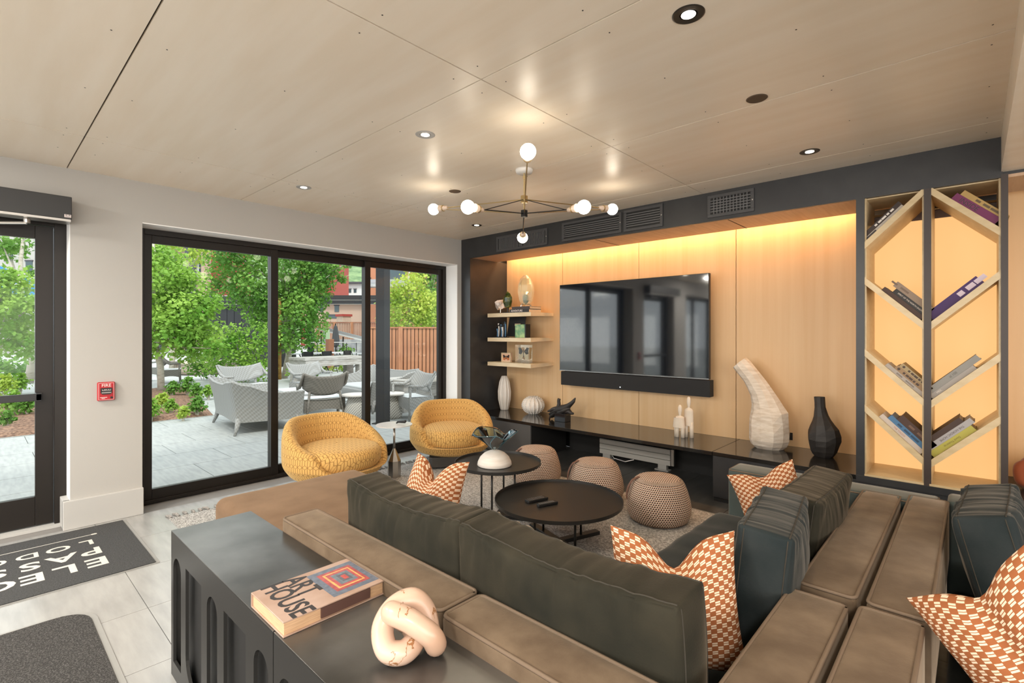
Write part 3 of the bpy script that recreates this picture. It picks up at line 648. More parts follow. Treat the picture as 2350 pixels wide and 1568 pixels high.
limb([(-.19,.03,.02),(-.10,.02,.09),(.02,.01,.13),(.10,.0,.13),(.17,0,.11)],[.012,.03,.045,.03,.012],2)
limb([(-.08,0,.13),(-.05,0,.20),(-.045,0,.27)],[.03,.022,.02],3); limb([(-.21,-.02,.10),(-.14,-.02,.13),(-.04,0,.15)],[.01,.022,.035],4)
limb([(-.05,-.03,.10),(.05,-.03,.14),(.13,-.02,.17)],[.02,.026,.012],5); limb([(-.2,0,.0),(-.17,.0,.05),(-.1,0,.1)],[.008,.018,.03],6)
b.build('driftwood', BWOOD, t, smooth=True)
t = thing('figure_sculpture', 'pale carved sculpture of figures standing together on the bench', 'sculpture', (-2.20,5.00,BT))
FIG = PM('pale_carving', (.70,.60,.49), .55, vcol=(.78,.69,.58), vscale=6)
def figure(x, h, y=0):
    b = MB().lathe([(.001,h),(.012,h-.005),(.020,h-.028),(.021,h-.06),(.016,h-.088),(.012,h-.105),(.012,h-.13)], 14, (x,y,0))
    b.v = [(p[0],(p[1]-y)*.8+y,p[2]) for p in b.v]; b.build('head', FIG, t, smooth=True)
    sh = h-.11
    b = MB().grid(lambda u, v: (x+math.cos(2*PI*u)*(.008+.038*min(1,v*6)**.5)*(1+.10*v), y+math.sin(2*PI*u)*(.012+.016*min(1,v*6)), sh-v*(sh-.12)), 16, 14, True); b.build('torso', FIG, t, smooth=True)
    for s in (-1,1):
        MB().tube([(x+s*.026,y,.16),(x+s*.029,y,.08),(x+s*.030,y,0)], [.023,.021,.02], 10).build('leg', FIG, t, smooth=True)
figure(-.032,.335,-.035); figure(.038,.42,.02)
MB().tube([(-.085,-.03,.17),(-.08,-.03,.09),(-.078,-.03,0)], .017, 10).build('small_leg', FIG, t, smooth=True)
MB().grid(lambda u,v: (-.04+.055*math.cos(2*PI*u)*(1+.2*v), -.04+.035*math.sin(2*PI*u), .20-.10*v), 16, 4, True).build('skirt', FIG, t, smooth=True)
def bent_vase(name, label, loc, cen, rad, m, nf, amp, seed):
    t = thing(name, label, 'vase', loc); K = 40
    def fn(u, v):
        i = min(len(cen)-2, int(v*(len(cen)-1))); f = v*(len(cen)-1)-i
        f2 = f; c = Vector(cen[i]).lerp(Vector(cen[i+1]), f2); r = rad[i]*(1-f2)+rad[i+1]*f2
        tn = (Vector(cen[i+1])-Vector(cen[i])).normalized()
        th = 2*PI*u; q = r*(1+amp*mnoise.noise(Vector((math.cos(th)*1.6,math.sin(th)*1.6,v*5+seed))))
        a = Vector((0,1,0)); bq = tn.cross(a).normalized()
        if bq.x < 0: bq = -bq
        return c + bq*math.cos(th)*q + a*math.sin(th)*q*.85
    b = MB().grid(fn, nf, 13, True); n = len(b.v)
    b.f.append(tuple(range(nf))[::-1])
    o = b.build('body', m, t, smooth=False); 
    top = b.v[n-nf:]; c = sum((Vector(p) for p in top), Vector())/nf
    MB().add([c+(Vector(p)-c)*.97-Vector((0,0,.004)) for p in top], [tuple(range(nf))]).build('mouth_rim', m, t)
    MB().add([c+(Vector(p)-c)*.62-Vector((0,0,.003)) for p in top], [tuple(range(nf))]).build('mouth', BLACK, t)
    return t
bent_vase('whitewashed_vase', 'large whitewashed carved wooden vase with a bent neck on the bench', (-1.41,5.06,BT),
  [(0,0,0),(0,0,.05),(.0,0,.18),(-.01,0,.30),(-.03,0,.40),(-.07,0,.52),(-.14,0,.64),(-.215,0,.735),(-.26,0,.785)],
  [.12,.165,.178,.165,.13,.10,.09,.088,.08], WWOOD, 11, .16, 2)
bent_vase('black_vase', 'black carved wooden bottle vase with a leaning neck, beside the bookcase', (-.965,5.04,BT),
  [(0,0,0),(0,0,.04),(.0,0,.13),(0,0,.21),(-.01,0,.29),(-.02,0,.36),(-.028,0,.43),(-.032,0,.515)],
  [.07,.105,.125,.12,.085,.055,.042,.043], BWOOD, 10, .13, 7)

# ------------------------------------------------------------------ soft shapes
def softbox(sx, sy, sz, r=.04, puff=(0,0,.02), wr=0, wfreq=16, n=10, seed=0, waxis=0, sag=0, wz=None):
    """rounded upholstered block, base at z = 0; wr = crease depth"""
    h = (sx/2, sy/2, sz/2); B = MB(); idx = {}
    def line(hh, nn):
        e = min(.95, r/hh); a = [-1, -1+e*.3, -1+e*.65, -1+e]; m = [-1+e+(2-2*e)*k/nn for k in range(1, nn)]
        return a + m + [-q for q in a[::-1]]
    ns = [max(3, int(n*q/max(h))) for q in h]; ls = [line(h[k], ns[k]) for k in range(3)]
    def P_(c):
        q = [c[k]*h[k] for k in range(3)]; inn = [max(-(h[k]-r), min(h[k]-r, q[k])) for k in range(3)]
        d = Vector([q[k]-inn[k] for k in range(3)]); d.normalize(); p = [inn[k]+d[k]*r for k in range(3)]
        for k in range(3):
            b_, c_ = (k+1)%3, (k+2)%3
            s = (abs(c[k])**3)*(1 if c[k] > 0 else -1)
            p[k] += s*puff[k]*(1-c[b_]**2)*(1-c[c_]**2)
        if wr:
            o = 1-waxis                                  # creases run across the face, fading from the seam
            a = p[waxis]*wfreq; zz = c[2]
            nz = mnoise.noise(Vector((a, zz*1.6+seed, seed*3.7+c[o]*.4)))*1.0 + .5*mnoise.noise(Vector((a*2.3, zz*2+seed, 5)))
            nz += .35*mnoise.noise(Vector((a*4.1+3, zz*3+seed, 8)))
            top = max(0, zz)**2*1.1+.18
            if wz: top = 1
            if abs(c[o]) > .98: p[o] += (1 if c[o] > 0 else -1)*nz*wr*top
            if c[2] > .98: p[2] += nz*wr*.6*(1 if wz else .55+.45*abs(c[o]))
        if sag: p[2] -= sag*(1-(abs(c[waxis]))**2)*max(0, (c[2]+1)/2)**2
        p[2] += h[2]
        return tuple(p)
    B.P = P_
    def vert(c):
        key = tuple(round(q, 5) for q in c)
        if key not in idx: idx[key] = len(B.v); B.v.append(P_(c))
        return idx[key]
    for k in range(3):
        a, b = (k+1)%3, (k+2)%3
        for s in (-1, 1):
            for i in range(len(ls[a])-1):
                for j in range(len(ls[b])-1):
                    q = []
                    for ii, jj in ((i,j),(i+1,j),(i+1,j+1),(i,j+1)):
                        c = [0,0,0]; c[k] = s; c[a] = ls[a][ii]; c[b] = ls[b][jj]; q.append(vert(c))
                    B.f.append(tuple(q) if s > 0 else tuple(q[::-1]))
    return B
def loop(w_, d_, z, r, rad=.005, inset=0):
    p = []; hx, hy = w_/2-inset, d_/2-inset
    for cx, cy, a0 in ((hx-r,hy-r,0),(-hx+r,hy-r,90),(-hx+r,-hy+r,180),(hx-r,-hy+r,270)):
        for k in range(5): a = math.radians(a0+22.5*k); p.append((cx+r*math.cos(a), cy+r*math.sin(a), z))
    return MB().tube(p+[p[0], p[1]], rad, 6, caps=False)

# ------------------------------------------------------------------ sectional sofa and the sofa behind it
sf = thing('sectional_sofa', 'large L-shaped velvet sofa facing the television with a backless chaise end', 'sofa', (-1.9,1.6,0))
def sp(name, m, b, x, y, z, **k): return b.build(name, m, sf, smooth=True, loc=(x+1.9, y-1.6, z), **k)
sp('base', VCHAISE, softbox(3.05,.94,.22,.02), -2.02,1.55,.05)
sp('base', VTEAL, softbox(.80,1.20,.22,.02), -.77,2.55,.05)
sp('seat_cushion', VCHAISE, softbox(1.45,1.0,.205,.055,(.01,.01,.018),.004,30,26,3,1,wz=True), -2.86,1.55,.26)
sp('seat_cushion', VCHAISE, softbox(1.0,.94,.205,.055,(.0,.01,.012),.004,22,16,5,1), -1.64,1.56,.26)
sp('seat_cushion', VTEAL, softbox(.72,.92,.17,.05,(.0,.01,.01)), -.77,1.56,.26)
sp('seat_cushion', VTEAL, softbox(.76,1.10,.175,.055,(.01,.01,.02),.010,10,26,9,1,wz=True), -.80,2.58,.26)
for x, y in ((-3.5,1.15),(-3.5,1.95),(-1.3,1.95),(-1.1,3.0),(-.45,1.2)): MB().box((-.03,-.03,0),(.03,.03,.055)).build('foot', BLKM, sf, loc=(x+1.9,y-1.6,.006))
def bolster(parent, off, m, sx, sy, x, y, z0, z1):
    o = softbox(sx, sy, z1-z0, .018, (0,0,.006), .0).build('back_bolster', m, parent, smooth=True, loc=(x-off[0], y-off[1], z0))
    loop(sx, sy, 0, .02, .0062, .004).build('piping', PIPE, o, loc=(0,0,z1-z0-.004), smooth=True)
    return o
O1 = (-1.9,1.6)
bolster(sf, O1, VTAUPE, 1.115, .165, -1.722,1.023,.42,.695)
bolster(sf, O1, VTAUPE, .86, .165, -.722,1.018,.42,.695)
bolster(sf, O1, VTAUPE, .165, .84, -.362,1.385,.40,.695) if False else None
bolster(sf, O1, VTAUPE, .165, 1.335, -.352,2.535,.40,.695)
bolster(sf, O1, VTAUPE, .165, 1.30, -.362,1.16,.40,.693)
arm = sp('arm', VARM, softbox(.98,.20,.63,.02,(0,0,0)), -.618,3.24,.065)
loop(.98,.20,0,.02,.004,.003).build('piping', PIPE, arm, loc=(0,0,.622), smooth=True)
sf2 = thing('back_to_back_sofa', 'second velvet sofa standing back to back with the sectional, facing right', 'sofa', (.35,1.9,0))
O2 = (.35,1.9)
bolster(sf2, O2, VTAUPE, .155, 1.40, -.168,2.565,.40,.695)
bolster(sf2, O2, VTAUPE, .155, 1.35, -.18,1.165,.40,.693)
softbox(.85,2.8,.22,.02).build('base', VTEAL, sf2, smooth=True, loc=(.0,-.05,.05))
softbox(.80,1.4,.17,.05,(0,0,.02)).build('seat_cushion', VTEAL, sf2, smooth=True, loc=(.06,.66,.26)); softbox(.80,1.35,.17,.05,(0,0,.02)).build('seat_cushion', VTEAL, sf2, smooth=True, loc=(.06,-.74,.26))
softbox(1.0,.20,.63,.02).build('arm', VARM, sf2, smooth=True, loc=(.05,1.45,.065))
for x, y in ((-.3,-1.3),(.38,-1.3),(-.3,1.2),(.38,1.2)): MB().box((x-.03,y-.03,0),(x+.03,y+.03,.055)).build('foot', BLKM, sf2)
# loose back cushions
SEAM = PM('velvet_seam', (.035,.03,.022), .9)
def back_cushion(label, loc, rz, w_, m, tilt=.05, h_=.40, d_=.17, seed=0, sag=.035, wr=.011):
    t = thing('back_cushion', label, 'cushion', loc, rz, 'loose velvet back cushions')
    b = softbox(w_, d_, h_, .016, (.02,.035,.010), wr, 24, 64, seed, 0, sag); o = b.build('cushion', m, t, smooth=True, rot=(tilt,0,0))
    for y in (-.80,.80):
        MB().tube([b.P((-.985+1.97*k/60, y, 1)) for k in range(61)], .0026, 5).build('seam', SEAM, o, smooth=True)
        for x in (-1,1): MB().tube([b.P((x, y*.95, -.9+1.85*k/24)) for k in range(25)], .0022, 5).build('seam', SEAM, o, smooth=True)
    return t
back_cushion('grey-brown cushion at the chaise end, in front of the left bolster', (-1.68,1.235,.478), 0, .76, VGREEN, seed=2)
back_cushion('green-grey long cushion in the middle of the sofa, with creased top', (-.91,1.235,.475), 0, .79, VGREEN, seed=6, sag=.03)
back_cushion('dark teal cushion leaning at the inner corner of the sofa', (-.575,2.00,.45), PI/2+.14, .52, VTEAL, tilt=.10, seed=11, sag=.012, h_=.43, wr=.008)
back_cushion('cushion with a pale top strip, standing behind the checked pillow near the sofa arm', (-.57,2.58,.458), PI/2-.03, .60, VGREEN, tilt=.12, seed=15, sag=.012, wr=.008)
back_cushion('dark cushion on the back to back sofa, near its far arm', (.135,2.74,.455), PI/2-.06, .56, VTEAL, tilt=-.25, seed=19, sag=.01, h_=.42)
def throw_pillow(label, loc, rz, tilt=-.2, roll=0, s=.48, notch=.10, fold=.5, T=.085, seed=0):
    """knife-edged square pillow with a chopped top; base corner line on the seat"""
    t = thing('throw_pillow', label, 'pillow', loc, rz, 'rust and cream checked pillows')
    n = 30; B = MB(); uv = []
    def pt(a, b, side):
        x = a*s/2; z = b*s/2
        ear = 1-.10*(1-abs(a)**2)*abs(b)**2; z *= ear; x *= 1-.10*(1-abs(b)**2)*abs(a)**2
        th = T*max(0,(1-abs(a)**2.6))**.55*max(0,(1-abs(b)**2.6))**.55
        k = max(0,(b+1)/2)**1.6
        g_ = math.exp(-(a/.34)**2)
        z -= notch*g_*k*1.25
        dy = fold*notch*k*(abs(a)**1.2)*.9                          # both ears swing forward
        pin = 1-.55*math.exp(-(a/.16)**2)*k
        w_ = .006*mnoise.noise(Vector((a*3+seed, b*3, side*4)))
        return (x*(1-.10*k*notch/.1), side*(th*pin+(w_ if abs(a)<.97 and abs(b)<.97 else 0))+dy, z+s/2)
    for side in (1,-1):
        base = len(B.v)
        for j in range(n+1):
            for i in range(n+1):
                a = math.sin((i/n-.5)*PI*.94)/math.sin(PI*.47); b = math.sin((j/n-.5)*PI*.94)/math.sin(PI*.47)
                B.v.append(pt(a, b, side)); uv.append((a*s/2+side*3.1, b*s/2+3))
        for j in range(n):
            for i in range(n):
                q = (base+j*(n+1)+i, base+j*(n+1)+i+1, base+(j+1)*(n+1)+i+1, base+(j+1)*(n+1)+i); B.f.append(q[::-1] if side > 0 else q)
    B.uv = uv
    B.build('cover', CHK, t, smooth=True, rot=(tilt, roll, 0)); return t
throw_pillow('rust checked pillow with a deep notch, leaning in front of the left grey-brown cushion', (-2.13,1.62,.477), .25, -.25, .03, .385, .09, .7, seed=1)
throw_pillow('large checked pillow standing in the inner corner of the sofa', (-.695,1.53,.445), .55, -.06, -.03, .43, .075, .7, seed=2)
throw_pillow('checked pillow tilted on one corner beside the sofa arm', (-.735,2.93,.45), .34, -.20, -.36, .36, .03, .3, seed=3)
throw_pillow('checked pillow folded over on the back to back sofa', (.27,1.70,.60), -.45, .20, -.80, .42, .03, 1.6, seed=4)
t = thing('orange_cushion', 'orange cushion on the bench beyond the bookcase', 'cushion', (.40,4.90,.4505))
softbox(.34,.16,.22,.06,(.03,.05,.03)).build('cover', PM('orange_velvet', (.40,.11,.05), .85, sheen=.4), t, smooth=True, rot=(-.3,0,.2))

# ------------------------------------------------------------------ console behind the sofa
cs = thing('console_table', 'dark metal console table with a row of arches behind the sofa', 'console table', (-2.635,.603,0))
Hc, Lc, Dc = .64, 1.117, .335
def console(x0, L):
    MB().box((x0,0,Hc-.004),(x0+L-.004,Dc,Hc)).build('top', STEELD, cs, bevel=.001)
    MB().box((x0,.004,0),(x0+.01,Dc,Hc-.004)).box((x0+L-.014,.004,0),(x0+L-.004,Dc,Hc-.004)).build('end_panel', STEELD, cs)
    # front sheet with alternating arches: round top / round foot
    cw = [.18,.267,.18,.267,.18]; nb = 5; f_ = L/sum(cw); xs_ = [x0+f_*sum(cw[:i]) for i in range(6)]
    for i in range(nb):
        a, b = xs_[i], xs_[i+1]-(.004 if i == nb-1 else 0); e = .034; up = i % 2 == 0
        l, r = a+e, b-e; cx = (l+r)/2; R = (r-l)/2; ht, hb = Hc-.10, .07
        q = []
        if up: arc = [(cx+R*math.cos(PI*k/16), ht-R+R*math.sin(PI*k/16)) for k in range(17)]; hole = [(l,hb)]+[(r,hb)]+arc
        else: arc = [(cx+R*math.cos(PI+PI*k/16), hb+R+R*math.sin(PI+PI*k/16)) for k in range(17)]; hole = arc+[(r,ht),(l,ht)]
        B = MB(); T = .012
        B.box((a,0,0),(l,T,Hc-.004)).box((r,0,0),(b,T,Hc-.004))
        if up:
            B.box((l,0,0),(r,T,hb))
            for k in range(16):
                (xa,za),(xb,zb) = arc[k], arc[k+1]
                B.add([(xb,0,zb),(xa,0,za),(xa,0,Hc-.004),(xb,0,Hc-.004),(xb,T,zb),(xa,T,za),(xa,T,Hc-.004),(xb,T,Hc-.004)],[(0,1,2,3),(7,6,5,4),(0,4,5,1)])
        else:
            B.box((l,0,ht),(r,T,Hc-.004))
            for k in range(16):
                (xa,za),(xb,zb) = arc[k], arc[k+1]
                B.add([(xa,0,0),(xb,0,0),(xb,0,zb),(xa,0,za),(xa,T,0),(xb,T,0),(xb,T,zb),(xa,T,za)],[(0,1,2,3),(7,6,5,4),(2,6,7,3)])
        B.build('arch_panel', PM('console_sheet', (.055,.054,.052), .38, metal=.6) if i == 0 else bpy.data.materials['console_sheet'], cs)
    MB().box((x0+.012,.035,0),(x0+L-.016,.045,Hc-.006)).build('shade_sheet', PM('console_inside_shade', (.02,.02,.02), .5), cs)  # dark sheet added behind the arches in place of the shade inside
console(0, Lc); console(Lc+.002, Lc)
t = thing('art_book', 'thick coffee table book with ART HOUSE on its cover lying on the console', 'book', (-1.584,.780,Hc+.0005), 0); t.scale = (.957,)*3
AB = PM('artbook_cover', (.36,.23,.165), .35, vcol=(.46,.33,.27), vscale=7, coat=.4)
MB().box((-.128,-.18,0),(.128,.18,.005)).box((-.128,-.18,.044),(.128,.18,.049)).build('cover', AB, t, bevel=.0015)
MB().box((-.128,-.18,.005),(-.122,.18,.044)).build('spine', AB, t)
MB().box((-.122,-.175,.005),(.122,.174,.044)).build('pages', PM('artbook_pages', (.62,.40,.24), .8, vcol=(.48,.30,.17), vscale=90, stretch=(.2,.2,6)), t)
MB().box((.1222,-.06,.010),(.1285,.115,.0435)).build('jacket_fold', PM('jacket_dark', (.10,.05,.04), .5), t)  # dark brown strip on the page edge
for q, (c_, e_) in enumerate((((.10,.12,.16),0),((.30,.06,.06),.028),((.62,.30,.10),.044),((.33,.07,.07),.052),((.12,.15,.18),.066),((.08,.08,.10),.082),((.36,.06,.05),.094))):
    MB().box((-.098+e_*.9,-.005+e_*.9,.0491+q*.0002),(.105-e_*.9,.165-e_*.72,.0493+q*.0002)).build('cover_picture', PM('cover_tone', c_, .35, vcol=tuple(min(1,x*1.5) for x in c_), vscale=60, coat=.4), t)
ARTT = PM('artbook_lettering', (.025,.02,.022), .4, coat=.4)
for k, (w_, yy, xx) in enumerate((('ART',-.045,-.02),('HOUSE',-.118,.0))):
    M = Matrix.Translation((xx+(-.03 if k == 0 else .0), yy, .0494)) @ Matrix.Diagonal((.78,1.0,1,1))
    text('title_lettering', w_, .105, ARTT, t, None, M=M, ext=.0002)
t = thing('marble_knot', 'pink marble knot sculpture on the console beside the book', 'sculpture', (-1.146,.808,Hc)); t.scale = (.957,)*3
CP = [Vector(q) for q in ((-.042,.036,.046),(.020,.004,.060),(.085,-.040,.040),(.103,-.062,-.010),(.082,-.018,-.050),(.066,.045,-.030),(.022,.083,.0),(-.042,.060,.004),(-.078,.0,.0),(-.060,-.066,.004),(-.005,-.078,.004),(.032,-.040,-.022),(.012,.010,-.050),(-.040,.040,-.008))]
def cr(t):
    n_ = len(CP); i = int(t) % n_; f = t-int(t); a_, b_, c_, d_ = CP[i-1], CP[i], CP[(i+1)%n_], CP[(i+2)%n_]
    return .5*(2*b_+(c_-a_)*f+(2*a_-5*b_+4*c_-d_)*f*f+(3*b_-a_-3*c_+d_)*f**3)
K = 112; B = MB()
e1 = Vector((math.cos(math.radians(52)), math.sin(math.radians(52)), 0)); e3 = Vector((e1.y*.80, -e1.x*.80, .60)); e2 = e3.cross(e1)
P = [cr(k/K*len(CP)) for k in range(K)]; P = [(e1*p.x+e2*p.y+e3*p.z)*.82 for p in P]
vs = []; nn = 18; up = Vector((0,0,1))
T0 = (P[1]-P[-1]).normalized(); a0 = T0.cross(Vector((.3,.2,1))).normalized()
fr = []
for k in range(K):
    T_ = (P[(k+1)%K]-P[k-1]).normalized(); a0 = (a0-T_*a0.dot(T_)).normalized(); fr.append((a0.copy(), T_.cross(a0)))
# close the frame twist
T_ = T0; aE = (a0-T_*a0.dot(T_)).normalized(); tw = math.atan2(aE.dot(fr[0][1]), aE.dot(fr[0][0]))
for k in range(K):
    a_, b_ = fr[k]
    for j in range(nn):
        th = 2*PI*j/nn - tw*k/K; vs.append(P[k]+(a_*math.cos(th)+b_*math.sin(th))*.0315)
mz = min(v.z for v in vs); B.v = [tuple(v-Vector((0,0,mz))) for v in vs]
B.f = [(k*nn+j, k*nn+(j+1)%nn, ((k+1)%K)*nn+(j+1)%nn, ((k+1)%K)*nn+j) for k in range(K) for j in range(nn)]
B.build('knot', MARBLE, t, smooth=True)
# brown veins in the marble
nt = MARBLE.node_tree; p = nt.nodes['Principled BSDF']; tc = N(nt,'ShaderNodeTexCoord'); n1 = N(nt,'ShaderNodeTexNoise'); n1.inputs['Scale'].default_value = 7; n1.inputs['Detail'].default_value = 8; n1.inputs['Distortion'].default_value = .8
nt.links.new(tc.outputs['Object'], n1.inputs['Vector']); v_ = math_(nt,'LESS_THAN',math_(nt,'ABSOLUTE',math_(nt,'SUBTRACT',n1.outputs[0],.5)),.006)
n2 = N(nt,'ShaderNodeTexNoise'); n2.inputs['Scale'].default_value = 14; nt.links.new(tc.outputs['Object'], n2.inputs['Vector'])
v_ = math_(nt,'MULTIPLY',v_,math_(nt,'GREATER_THAN',n2.outputs[0],.52)); old = p.inputs['Base Color'].links[0].from_socket
nt.links.new(mixc(nt, v_, old, (.30,.14,.06)), p.inputs['Base Color'])

# ------------------------------------------------------------------ yellow tub chairs
def tub_chair(label, loc, face):
    t = thing('tub_chair', label, 'armchair', loc, face, 'yellow tub chairs')
    n = 72
    def rim(ph):                                     # ph = 0 at the front
        sm = lambda q: (lambda e: e*e*(3-2*e))(max(0,min(1,q))); a = abs(ph)/PI
        return .255 + .17*sm((a-.20)/.13) + .27*sm((a-.27)/.55)
    prof = [(.30,.13,0),(.40,.17,0),(.455,.25,0),(.472,.33,.05),(.474,.42,.35),(.468,1,.74),(.450,1,.92),(.418,1,.995),(.382,1,.985),(.352,1,.86),(.330,.42,.40),(.318,.36,.1),(.30,.30,0),(.01,.30,0)]
    def fn(u, v):
        ph = (u-.5)*2*PI; i = min(len(prof)-2, int(v*(len(prof)-1)+1e-9)); f = v*(len(prof)-1)-i
        def P_(k):
            r, z, m = prof[k]; hr = rim(ph)
            zz = z if m == 0 else (.25+(hr-.25)*m if z == 1 else min(.25+(hr-.25)*max(m, .12 if k < 6 else .1), hr))
            if k >= 8: zz = min(zz if z != 1 else zz, hr); 
            if z < .4 and m == 0: zz = z if k < 5 else .30
            if hr < .34: r = r*(1-.0*(.34-hr))
            return r, zz
        (r0,z0),(r1,z1) = P_(i), P_(i+1); r = r0+(r1-r0)*f; z = z0+(z1-z0)*f
        lean = .035*max(0, z-.25)*(1 if abs(ph) > PI/2 else .5)/.45
        x = math.cos(ph)*r*1.0; y = math.sin(ph)*r*1.04
        return (x-.10*max(0,z-.3)*(1 if abs(ph) > 0 else 1)*abs(ph)/PI, y, z)
    b = MB().grid(fn, n, (len(prof)-1)*2, True); b.f = [f for f in b.f]
    uv = []
    for j in range((len(prof)-1)*2+1):
        for i in range(n):
            if j == 0: acc = 0
            else: acc = uv[(j-1)*n+i][1] + (Vector(b.v[j*n+i])-Vector(b.v[(j-1)*n+i])).length
            uv.append((i/n*2*PI*.44, acc))
    b.uv = uv; b.build('shell', HEXF, t, smooth=True, sub=1)
    # seat cushion: D-shaped, proud at the front
    def sf_(u, v):
        ph = 2*PI*u; c, s = math.cos(ph), math.sin(ph)
        rr = .345+(.125*max(0,c)**.6)
        q = [(.02,.455),(.55,.452),(.80,.442),(.93,.425),(1.0,.39),(1.01,.35),(.99,.30),(.93,.262)]
        i = min(len(q)-2, int(v*(len(q)-1)+1e-9)); f = v*(len(q)-1)-i
        k_ = q[i][0]*(1-f)+q[i+1][0]*f; z = q[i][1]*(1-f)+q[i+1][1]*f
        return (c*rr*k_+.0, s*(.35+.075*max(0,c)**.5)*k_, z)
    b = MB().grid(sf_, 48, 14, True); b.uv = [(p[1]*1.0+5, (p[0] if p[2] > .43 else p[0]+(.43-p[2]))+5) for p in b.v]
    b.build('seat_cushion', HEXF, t, smooth=True)
    MB().prism([(-.24,-.22),(.26,-.30),(.30,-.27),(.30,.27),(.26,.30),(-.24,.22)], .02, .135).build('base', PM('chair_base_dark', (.05,.047,.045), .45), t, bevel=.01)
    MB().lathe([(.20,.0),(.20,.02)], 24).build('swivel_plate', BLKM, t)
    return t
tub_chair('yellow patterned tub chair nearer the camera, left of the small side table', (-4.575,2.415,.003), math.radians(4))
tub_chair('yellow patterned tub chair in the corner, right of the small side table', (-4.53,3.85,.003), math.radians(-32))
t = thing('side_table', 'small round pale-topped pedestal table with a faceted steel base between the yellow chairs', 'side table', (-4.52,3.04,.004))
MB().lathe([(.07,0),(.07,.17),(.012,.30)], 8).build('base', STEEL, t)
MB().lathe([(.0115,.295),(.0115,.545)], 14).build('stem', STEEL, t, smooth=True)
MB().lathe([(.001,.545),(.19,.545),(.19,.553),(.001,.553)], 48).build('top', WHITEM, t)
t = thing('dark_ornament', 'small dark curved object on the pale side table', 'ornament', (-4.47,3.09,.558))
MB().tube([(-.055,-.02,.006),(-.04,-.01,.022),(0,.0,.026),(.05,.015,.030),(.062,.02,.040)], [.007,.012,.014,.017,.010], 8).build('body', BLKM, t, smooth=True)

# ------------------------------------------------------------------ coffee tables
def coffee_table(label, loc, R_, h_, rz, bl):
    t = thing('coffee_table', label, 'coffee table', loc, rz, 'round black coffee tables')
    MB().lathe([(.001,h_-.012),(R_-.004,h_-.012),(R_,h_-.008),(R_,h_+.014),(R_-.004,h_+.014),(R_-.006,h_-.004),(.001,h_-.004)], 96).build('tray_top', TABLEB, t)
    for a in (0, PI/2):
        o = MB().box((-bl,-.028,0),(bl,.028,.028 if a == 0 else .0275)).build('base_bar', TABLEB, t, bevel=.003, rot=(0,0,a))
        for s in (-1,1):
            MB().lathe([(.0085,.028),(.0085,h_-.012)], 10).build('leg', TABLEB, t, smooth=True, loc=(s*bl*.56*math.cos(a), s*bl*.56*math.sin(a), 0))
    return t
coffee_table('larger lower round black coffee table with two remotes on it', (-2.205,2.875,.006), .46, .315, math.radians(-18), .36)
coffee_table('smaller taller round black coffee table carrying the glass bowl', (-2.89,2.95,.006), .355, .45, math.radians(25), .26)
def remote(label, loc, rz, L, W):
    t = thing('remote_control', label, 'remote control', loc, rz, 'remote controls')
    MB().box((-L/2,-W/2,0),(L/2,W/2,.02)).build('body', BLKP, t, bevel=.005)
    B = MB()
    for i in range(8):
        for j in range(3): B.box((-L/2+L*(.1+.1*i)-.004,(j-1)*W*.28-.004,.02),(-L/2+L*(.1+.1*i)+.004,(j-1)*W*.28+.004,.0215))
    tag(B.build('button', PM('remote_button', (.12,.12,.12), .6), t), kind='stuff')
remote('wider black remote control on the low coffee table', (-2.31,2.755,.318), math.radians(75), .17, .055)
remote('slimmer black remote control beside the wider one', (-2.195,2.735,.318), math.radians(72), .16, .036)
t = thing('glass_bowl', 'blue swirled glass bowl on a white domed base on the taller coffee table', 'bowl', (-2.86,2.88,.453))
MB().lathe([(.001,0),(.135,0),(.140,.006),(.136,.03),(.118,.066),(.085,.098),(.045,.116),(.001,.122)], 48).build('dome_base', PM('whitewash_dome', (.72,.66,.60), .6, vcol=(.80,.76,.72), vscale=8, stretch=(1,1,9)), t, smooth=True)
MB().lathe([(.001,.0),(.136,.0),(.1365,.003),(.001,.004)], 40).build('felt', BLKP, t)
def bowl(u, v):
    th = 2*PI*u; k = v**.8
    r = .012+.165*v**1.05*(1+.10*math.sin(3*th+.6)*v+.05*math.sin(7*th)*v)
    z = .125+.150*v**1.15*(1+.10*math.sin(2*th+1)*v)-.045*v**3*max(0,math.sin(3*th+2.4))**2 
    return (r*math.cos(th)*1.05, r*math.sin(th)*1.0, z)
b = MB().grid(bowl, 64, 16, True); o = b.build('bowl', GLASSB, t, smooth=True); so_ = o.modifiers.new('s','SOLIDIFY'); so_.thickness = .006
MB().tube([bowl(k/64, 1) for k in range(65)], .0035, 6, False).build('rim', PM('blue_glass_rim', (.02,.08,.11), .08, spec=.9), t, smooth=True)
for s_ in range(3): MB().tube([Vector(bowl((.1+.33*s_+.12*k/12)%1, .15+.85*k/12))*1.0 for k in range(13)], .004, 6).build('swirl', PM('blue_glass_swirl', (.05,.16,.22), .08, spec=.9), t, smooth=True)

